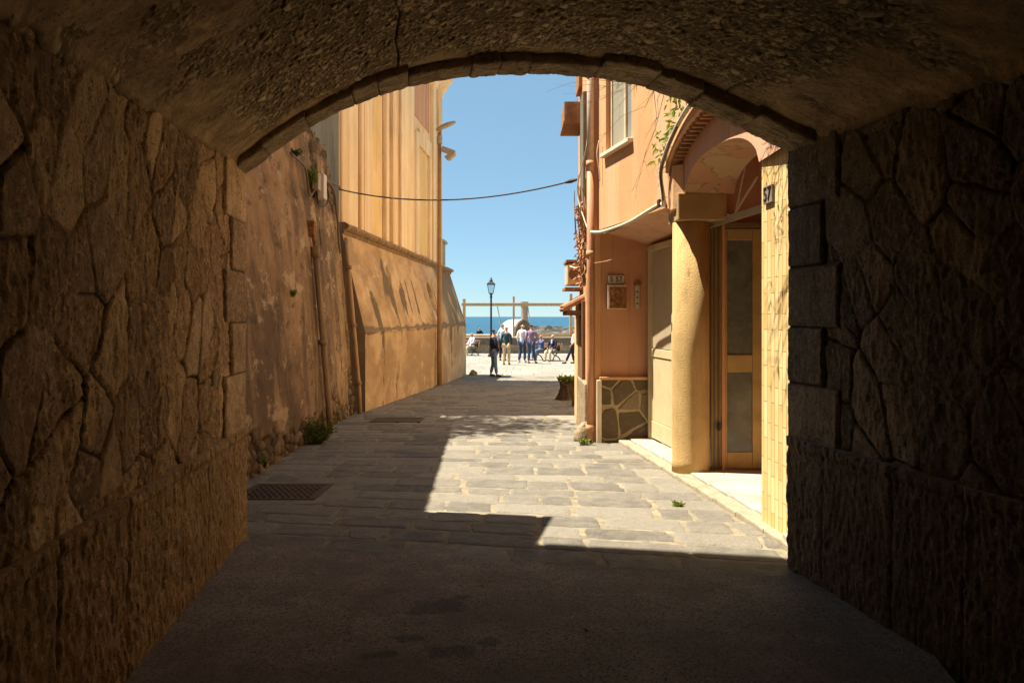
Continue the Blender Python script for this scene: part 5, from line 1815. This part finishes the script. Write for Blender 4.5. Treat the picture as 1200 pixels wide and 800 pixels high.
# ================================================================== PEOPLE
def skin_mesh(nodes, edges, sub=1):
    """nodes: {name:(co, r)} ; edges of names -> mesh grown around the skeleton"""
    bm = bmesh.new()
    lay = bm.verts.layers.skin.verify()
    vv = {}
    for i, (k, (co, r)) in enumerate(nodes.items()):
        v = bm.verts.new(co); vv[k] = v
        rr = r if isinstance(r, tuple) else (r, r)
        v[lay].radius = rr
        v[lay].use_root = (i == 0)
    for a, b in edges: bm.edges.new((vv[a], vv[b]))
    me = bpy.data.meshes.new('sk'); bm.to_mesh(me); bm.free()
    ob = bpy.data.objects.new('sk', me); COL.objects.link(ob)
    ob.modifiers.new('s', 'SKIN')
    if sub:
        m = ob.modifiers.new('u', 'SUBSURF'); m.levels = sub; m.render_levels = sub
    dg_ = bpy.context.evaluated_depsgraph_get()
    out = bpy.data.meshes.new_from_object(ob.evaluated_get(dg_))
    bpy.data.objects.remove(ob)
    return out


def join_meshes(ms, name):
    bm = bmesh.new()
    for m in ms: bm.from_mesh(m)
    out = bpy.data.meshes.new(name); bm.to_mesh(out); bm.free()
    return out


STAND = dict(pelvis=(0, 0, .94), waist=(0, .01, 1.08), chest=(0, .0, 1.28), neckb=(0, -.02, 1.45), neck=(0, 0, 1.52), jaw=(0, .03, 1.575), head=(0, .02, 1.64), crown=(0, 0, 1.715),
             shl=(-.17, -.01, 1.41), ell=(-.235, -.04, 1.14), wrl=(-.225, .07, .91), shr=(.17, -.01, 1.41), elr=(.235, -.04, 1.14), wrr=(.225, .07, .91),
             hil=(-.095, 0, .90), knl=(-.11, .03, .50), anl=(-.12, -.02, .09), tol=(-.13, .14, .045), hir=(.095, 0, .90), knr=(.11, .03, .50), anr=(.12, -.02, .09), tor=(.13, .14, .045))
SIT = dict(STAND)
for k in ('pelvis', 'waist', 'chest', 'neckb', 'neck', 'jaw', 'head', 'crown', 'shl', 'ell', 'shr', 'elr'):
    x, y, z = STAND[k]; SIT[k] = (x, y + .0 - (.0 if z < 1 else .02), z - .40)
SIT.update(pelvis=(0, .0, .55), hil=(-.095, .03, .53), hir=(.095, .03, .53), knl=(-.13, .46, .52), knr=(.12, .45, .52), anl=(-.14, .43, .09), anr=(.13, .46, .09), tol=(-.15, .58, .045), tor=(.14, .61, .045),
           ell=(-.24, .06, .76), wrl=(-.14, .30, .66), elr=(.24, .06, .76), wrr=(.12, .30, .64))


def person(loc, yaw, label, pose, shirt, trousers, hair, shoes, over=None, h=1.0, jacket_open=None, bald=False, bag=None, longhair=False, bare_legs=False):
    J = dict(pose)
    if over: J.update(over)
    J = {k: Vector(v) * h for k, v in J.items()}
    # body (one continuous surface)
    R = dict(pelvis=.115, waist=.105, chest=.12, neckb=.07, neck=.052, jaw=.066, head=.092, crown=.055, shl=.06, ell=.042, wrl=.028, shr=.06, elr=.042, wrr=.028,
             hil=.085, knl=.055, anl=.038, tol=.03, hir=.085, knr=.055, anr=.038, tor=.03)
    E = [('pelvis', 'waist'), ('waist', 'chest'), ('chest', 'neckb'), ('neckb', 'neck'), ('neck', 'jaw'), ('jaw', 'head'), ('head', 'crown'),
         ('neckb', 'shl'), ('shl', 'ell'), ('ell', 'wrl'), ('neckb', 'shr'), ('shr', 'elr'), ('elr', 'wrr'),
         ('pelvis', 'hil'), ('hil', 'knl'), ('knl', 'anl'), ('anl', 'tol'), ('pelvis', 'hir'), ('hir', 'knr'), ('knr', 'anr'), ('anr', 'tor')]
    nodes = {k: (J[k], R[k] * h) for k in R}
    for s in 'lr':   # palms
        w = J['wr' + s]; d = (w - J['el' + s]).normalized()
        nodes['pa' + s] = (w + d * .07, .030); E.append(('wr' + s, 'pa' + s))
    fw = (J['jaw'] - J['neck']); fw = Vector((fw.x, fw.y, 0)); fw = fw.normalized() if fw.length > 1e-4 else Vector((0, 1, 0))
    nodes['nose'] = (J['head'].lerp(J['jaw'], .45) + fw * .105 * h, .014); E.append(('head', 'nose'))
    ms = [skin_mesh(nodes, E)]
    for s in 'lr':   # fingers and thumb
        w = nodes['pa' + s][0]; d = (w - J['wr' + s]).normalized()
        side = d.cross(fw); side = side.normalized() if side.length > 1e-3 else Vector((1, 0, 0))
        for q, ln in ((-1.5, .062), (-.5, .075), (.5, .07), (1.5, .055)):
            a = w + side * q * .016; b = a + d * ln * .6; c = b + d * ln * .4 + side.cross(d) * .018
            ms.append(skin_mesh({'a': (a, .009), 'b': (b, .008), 'c': (c, .007)}, [('a', 'b'), ('b', 'c')], 0))
        a = w - d * .03 - side * .025; b = a - side * .025 + d * .03; c = b + d * .03
        ms.append(skin_mesh({'a': (a, .011), 'b': (b, .010), 'c': (c, .008)}, [('a', 'b'), ('b', 'c')], 0))
    hd_ = J['head']; sdv = fw.cross(Vector((0, 0, 1)))
    for sg_ in (-1, 1):   # ears
        a = hd_ + sdv * sg_ * .085 * h - Vector((0, 0, .02)); ms.append(skin_mesh({'a': (a, .012), 'b': (a + Vector((0, 0, .04)) + sdv * sg_ * .012, .014)}, [('a', 'b')], 0))
    me = join_meshes(ms, 'person')
    root = bpy.data.objects.new('person', me); COL.objects.link(root)
    root.location = loc; root.rotation_euler = (0, 0, yaw)
    me.materials.append(MAT['skin'])
    me.polygons.foreach_set('use_smooth', [True] * len(me.polygons))
    tag(root, label, 'person')

    def wear(name, nodes_, edges_, mat, sub=1):
        m = skin_mesh(nodes_, edges_, sub); m.name = name
        o = bpy.data.objects.new(name, m); COL.objects.link(o); o.parent = root
        m.materials.append(mat); m.polygons.foreach_set('use_smooth', [True] * len(m.polygons))
        return o
    g = .016 * h
    hem = J['pelvis'].lerp(J['waist'], -.35) if pose is STAND else J['pelvis']
    sh_nodes = {'waist': (J['waist'], R['waist'] * h + g + .012), 'hem': (hem, R['pelvis'] * h + g + .016), 'chest': (J['chest'], R['chest'] * h + g + .012), 'neckb': (J['neckb'] - Vector((0, 0, .02)), .085 * h)}
    for s in 'lr':
        sh_nodes['sh' + s] = (J['sh' + s], (R['sh' + s] + .018) * h); sh_nodes['el' + s] = (J['el' + s], (R['el' + s] + .020) * h)
        sh_nodes['wr' + s] = (J['el' + s].lerp(J['wr' + s], .93), (R['wr' + s] + .017) * h)
    wear('jacket' if jacket_open else 'shirt', sh_nodes, [('waist', 'hem'), ('waist', 'chest'), ('chest', 'neckb'), ('neckb', 'shl'), ('shl', 'ell'), ('ell', 'wrl'), ('neckb', 'shr'), ('shr', 'elr'), ('elr', 'wrr')], shirt)
    if jacket_open:
        m = MB()
        c = J['neckb'].lerp(J['chest'], .3)
        m.obox(c + fw * .135 * h, sdv * .04, Vector((0, 0, .10)), fw * .012); m.obox(J['neckb'] + fw * .055, sdv * .06, Vector((0, 0, .035)), fw * .035)
        me2 = bpy.data.meshes.new('shirt_front'); me2.from_pydata(m.v, [], m.f); me2.materials.append(jacket_open)
        o = bpy.data.objects.new('shirt_front', me2); COL.objects.link(o); o.parent = root
    tr_nodes = {'p': (J['pelvis'], (R['pelvis'] + .012) * h)}
    for s in 'lr':
        tr_nodes['hi' + s] = (J['hi' + s], (R['hi' + s] + .016) * h); tr_nodes['kn' + s] = (J['kn' + s], (R['kn' + s] + .02) * h)
        tr_nodes['an' + s] = (J['an' + s].lerp(J['kn' + s], .08), (R['an' + s] + .028) * h)
    wear('trousers', tr_nodes, [('p', 'hil'), ('hil', 'knl'), ('knl', 'anl'), ('p', 'hir'), ('hir', 'knr'), ('knr', 'anr')], trousers)
    for s in 'lr':
        a = J['an' + s]; t_ = J['to' + s]; d = (t_ - a); d = Vector((d.x, d.y, 0)).normalized()
        b0 = Vector((a.x, a.y, .05)) - d * .04
        wear('shoe', {'a': (b0, .045), 'b': (Vector((a.x, a.y, .055)) + d * .06, .048), 'c': (Vector((a.x, a.y, .04)) + d * .19, .036)}, [('a', 'b'), ('b', 'c')], shoes)
    back = -fw
    cr = J['crown']
    if not bald:
        hn = {'a': (J['head'] + back * .035 * h + Vector((0, 0, .0)), .088 * h), 'b': (J['head'] + back * .02 * h + Vector((0, 0, .055 * h)), .092 * h), 'c': (cr + fw * .02 + Vector((0, 0, .012)), .068 * h)}
        he = [('a', 'b'), ('b', 'c')]
        if longhair:
            hn['d'] = (J['neckb'] + back * .08 - Vector((0, 0, .10)), .07); he.append(('a', 'd'))
    else:
        hn = {'a': (J['head'] + back * .035 * h - Vector((0, 0, .02)), .086 * h), 'b': (J['head'] + back * .03 * h + Vector((0, 0, .035 * h)), .080 * h)}
        he = [('a', 'b')]
    wear('hair', hn, he, hair)
    return root


navy = cloth('navy wool', (.018, .022, .045)); jeans = cloth('faded blue denim', (.13, .19, .28)); djeans = cloth('dark denim', (.035, .065, .13)); dark = cloth('charcoal cloth', (.025, .025, .035))
beige = cloth('beige cotton', (.52, .38, .20)); white = cloth('white cotton', (.75, .70, .68)); purple = cloth('mauve cotton', (.23, .15, .25)); pblue = cloth('pale blue cotton', (.45, .55, .68))
blue = cloth('blue cotton', (.10, .14, .28)); teal = cloth('dark teal blazer', (.03, .06, .085)); lilac = cloth('lilac white cotton', (.60, .58, .70)); cream_c = cloth('cream cotton', (.60, .52, .38)); pinkc = cloth('pale pink cotton', (.70, .50, .45))
hgrey = plain('grey hair', (.30, .27, .23), .8); hwhite = plain('white hair', (.62, .58, .52), .8); hdark = plain('dark hair', (.035, .025, .018), .7); hbrown = plain('auburn hair', (.20, .085, .03), .6)
black_sh = plain('black shoe leather', (.02, .018, .016), .5); brown_sh = plain('brown shoe leather', (.09, .05, .028), .5); white_sh = plain('white trainer', (.65, .62, .58), .6)


def at(px, d): return (P(px, 0, d).x, d, gz(d) + .006)


def face(dx, dy): return math.atan2(-dx, dy)


person(at(578.5, 29.3), face(.9, .35), 'man in navy jacket and jeans standing alone nearest the camera', STAND, navy, jeans, hdark, black_sh,
       dict(elr=(.25, .02, 1.15), wrr=(.19, .13, .93), ell=(-.25, -.02, 1.14), wrl=(-.2, .12, .93), knl=(-.13, .03, .5), anl=(-.17, -.06, .09), tol=(-.19, .10, .045), anr=(.15, .06, .09), tor=(.17, .22, .045)), 1.0, lilac)
person(at(593.5, 36.5), face(.25, .95), 'man in dark blazer and beige trousers standing with his back to the camera', STAND, teal, beige, hgrey, brown_sh, None, 1.0, white)
pb_ = at(589.0, 40.0)
person(pb_, face(.3, .9), 'man in pale blue shirt and dark trousers standing just beyond the dark blazer', STAND, pblue, dark, hgrey, black_sh, dict(wrl=(-.22, .14, .95)), 1.06)
person(at(612.2, 38.2), face(.45, .9), 'white haired man in white shirt and dark jeans standing in the pair beside the bench', STAND, white, djeans, hwhite, white_sh, dict(anl=(-.15, -.06, .09), tol=(-.17, .1, .045)), 1.07, bald=True)
person(at(622.5, 37.6), face(.35, .95), 'man in mauve shirt standing at the right of the pair beside the bench', STAND, purple, djeans, hdark, brown_sh, dict(elr=(.30, .04, 1.15), wrr=(.26, .2, 1.02), anr=(.2, .0, .09), tor=(.23, .15, .045)), 1.05)
p_ = rb + ldir * (-.42) + fdir * .14
p2 = rb + ldir * .42 + fdir * .14
pa_, pb2 = (p_, p2) if p_.x < p2.x else (p2, p_)
person((pa_.x - .05, pa_.y, ZP - .02), BY, 'seated man in blue shirt on the bench holding his arm out', SIT, blue, jeans, hgrey, black_sh, dict(ell=(-.22, .22, .88), wrl=(-.16, .48, .92), elr=(.24, .20, .86), wrr=(.10, .46, .88)), 1.0, bald=True)
person((pb2.x, pb2.y, ZP - .02), face(-.6, -.8), 'seated man in navy jacket and cream trousers at the right end of the bench', SIT, navy, cream_c, hgrey, brown_sh, None, 1.0, lilac)
p_ = lb + ldir * (-.40) + fdir * .14; p2 = lb + ldir * .40 + fdir * .14
pa_, pb2 = (p_, p2) if p_.x < p2.x else (p2, p_)
person((pb2.x, pb2.y, ZP - .02), BY, 'white haired person in lilac shirt seated on the left bench', SIT, lilac, cream_c, hwhite, white_sh, None, 1.0, bald=True)
person((pa_.x - .15, pa_.y, ZP - .02), BY, 'dark haired person in pale trousers half hidden by the scarp on the left bench', SIT, purple, cream_c, hdark, white_sh)
person(at(671.5, 37.5), face(-.95, .1), 'auburn haired woman in white top leaning out from behind the narrow house', STAND, pinkc, dark, hbrown, black_sh,
       dict(knl=(-.12, .16, .52), anl=(-.14, .34, .10), tol=(-.15, .46, .05), anr=(.1, -.05, .09), neckb=(0, -.1, 1.42), head=(0, -.12, 1.6), jaw=(0, -.09, 1.54), neck=(0, -.11, 1.48), crown=(0, -.14, 1.67), shl=(-.15, -.1, 1.38), shr=(.15, -.1, 1.38), chest=(0, -.07, 1.26), elr=(.2, -.1, 1.12), ell=(-.2, -.1, 1.12)), .98, longhair=True)
st_o = lumpy('beach_rock', (P(562, 0, 59).x, 59.0, -2.2), [(1.0, 0), (.9, 1.0), (.7, 1.9), (.4, 2.2)], .12, 10, MAT['dark_stone'], None, 16)
tag(st_o, 'dark rock under the small seated figure beyond the sea wall', 'rock')
person((P(562, 0, 59).x, 58.95, -.50), face(.3, -1), 'small dark figure seated on a rock beyond the sea wall', SIT, dark, dark, hdark, black_sh)

# blue carrier bag held by the man in pale blue
bp = Vector((pb_[0] + .16, pb_[1] - .25, ZP + .78))
mb = MB(); mb.prism([(bp.x - .10, bp.y - .05), (bp.x + .10, bp.y - .05), (bp.x + .10, bp.y + .05), (bp.x - .10, bp.y + .05)], bp.z - .3, bp.z, [(bp.x - .15, bp.y - .03), (bp.x + .15, bp.y - .03), (bp.x + .15, bp.y + .03), (bp.x - .15, bp.y + .03)])
mb.tube([(bp.x - .08, bp.y, bp.z), (bp.x - .04, bp.y, bp.z + .14), (bp.x + .04, bp.y, bp.z + .14), (bp.x + .08, bp.y, bp.z)], .008, 6)
o = mb.build('carrier_bag', plain('blue plastic', (.05, .13, .60), .4), None, bp, bevel=.02)
tag(o, 'bright blue carrier bag held beside the man in the dark blazer', 'bag')

# ================================================================== LIGHT, SKY, CAMERA
EL = math.radians(63.8)
hd = Vector((MD.x, MD.y)).normalized()
sun_dir = Vector((hd.x * math.cos(EL), hd.y * math.cos(EL), -math.sin(EL)))
sun = bpy.data.lights.new('sun', 'SUN'); sun.energy = 5.0; sun.angle = math.radians(.53); sun.color = (1.0, .925, .80)
so = bpy.data.objects.new('sun', sun); COL.objects.link(so)
so.rotation_euler = sun_dir.to_track_quat('-Z', 'Y').to_euler()
so.location = (-10, 10, 30)

w = bpy.data.worlds.new('World'); scene.world = w; w.use_nodes = True
nt = w.node_tree
sky = nt.nodes.new('ShaderNodeTexSky'); sky.sky_type = 'NISHITA'; sky.sun_disc = False
sky.sun_elevation = EL; sky.sun_rotation = math.atan2(-hd.x, -hd.y)
sky.air_density = .7; sky.dust_density = .0; sky.ozone_density = 3.5
bg = nt.nodes['Background']; bg.inputs['Strength'].default_value = .064
tint = nt.nodes.new('ShaderNodeMix'); tint.data_type = 'RGBA'; tint.blend_type = 'MULTIPLY'; tint.inputs[0].default_value = 1
tint.inputs[7].default_value = (.93, 1.04, 1.0, 1)
sky_flat = nt.nodes.new('ShaderNodeMix'); sky_flat.data_type = 'RGBA'; sky_flat.inputs[0].default_value = .55   # flat pale blue mixed in to even out the sky's brightness
sky_flat.inputs[7].default_value = (2.05, 3.5, 4.5, 1)
nt.links.new(sky.outputs[0], tint.inputs[6]); nt.links.new(tint.outputs[2], sky_flat.inputs[6]); nt.links.new(sky_flat.outputs[2], bg.inputs['Color'])

cam = bpy.data.cameras.new('camera'); co = bpy.data.objects.new('camera', cam); COL.objects.link(co)
co.location = (0, 0, EYE); co.rotation_euler = (math.radians(90), 0, 0)
cam.sensor_width = 36; cam.lens = F / 1200 * 36; cam.shift_y = -29 / 1200
cam.clip_start = .05; cam.clip_end = 100000
scene.camera = co
scene.view_settings.view_transform = 'Standard'; scene.view_settings.look = 'None'
scene.view_settings.exposure = 1.4; scene.view_settings.gamma = 1
scene.render.engine = 'CYCLES'
scene.cycles.max_bounces = 12; scene.cycles.diffuse_bounces = 8
scene.cycles.use_denoising = True
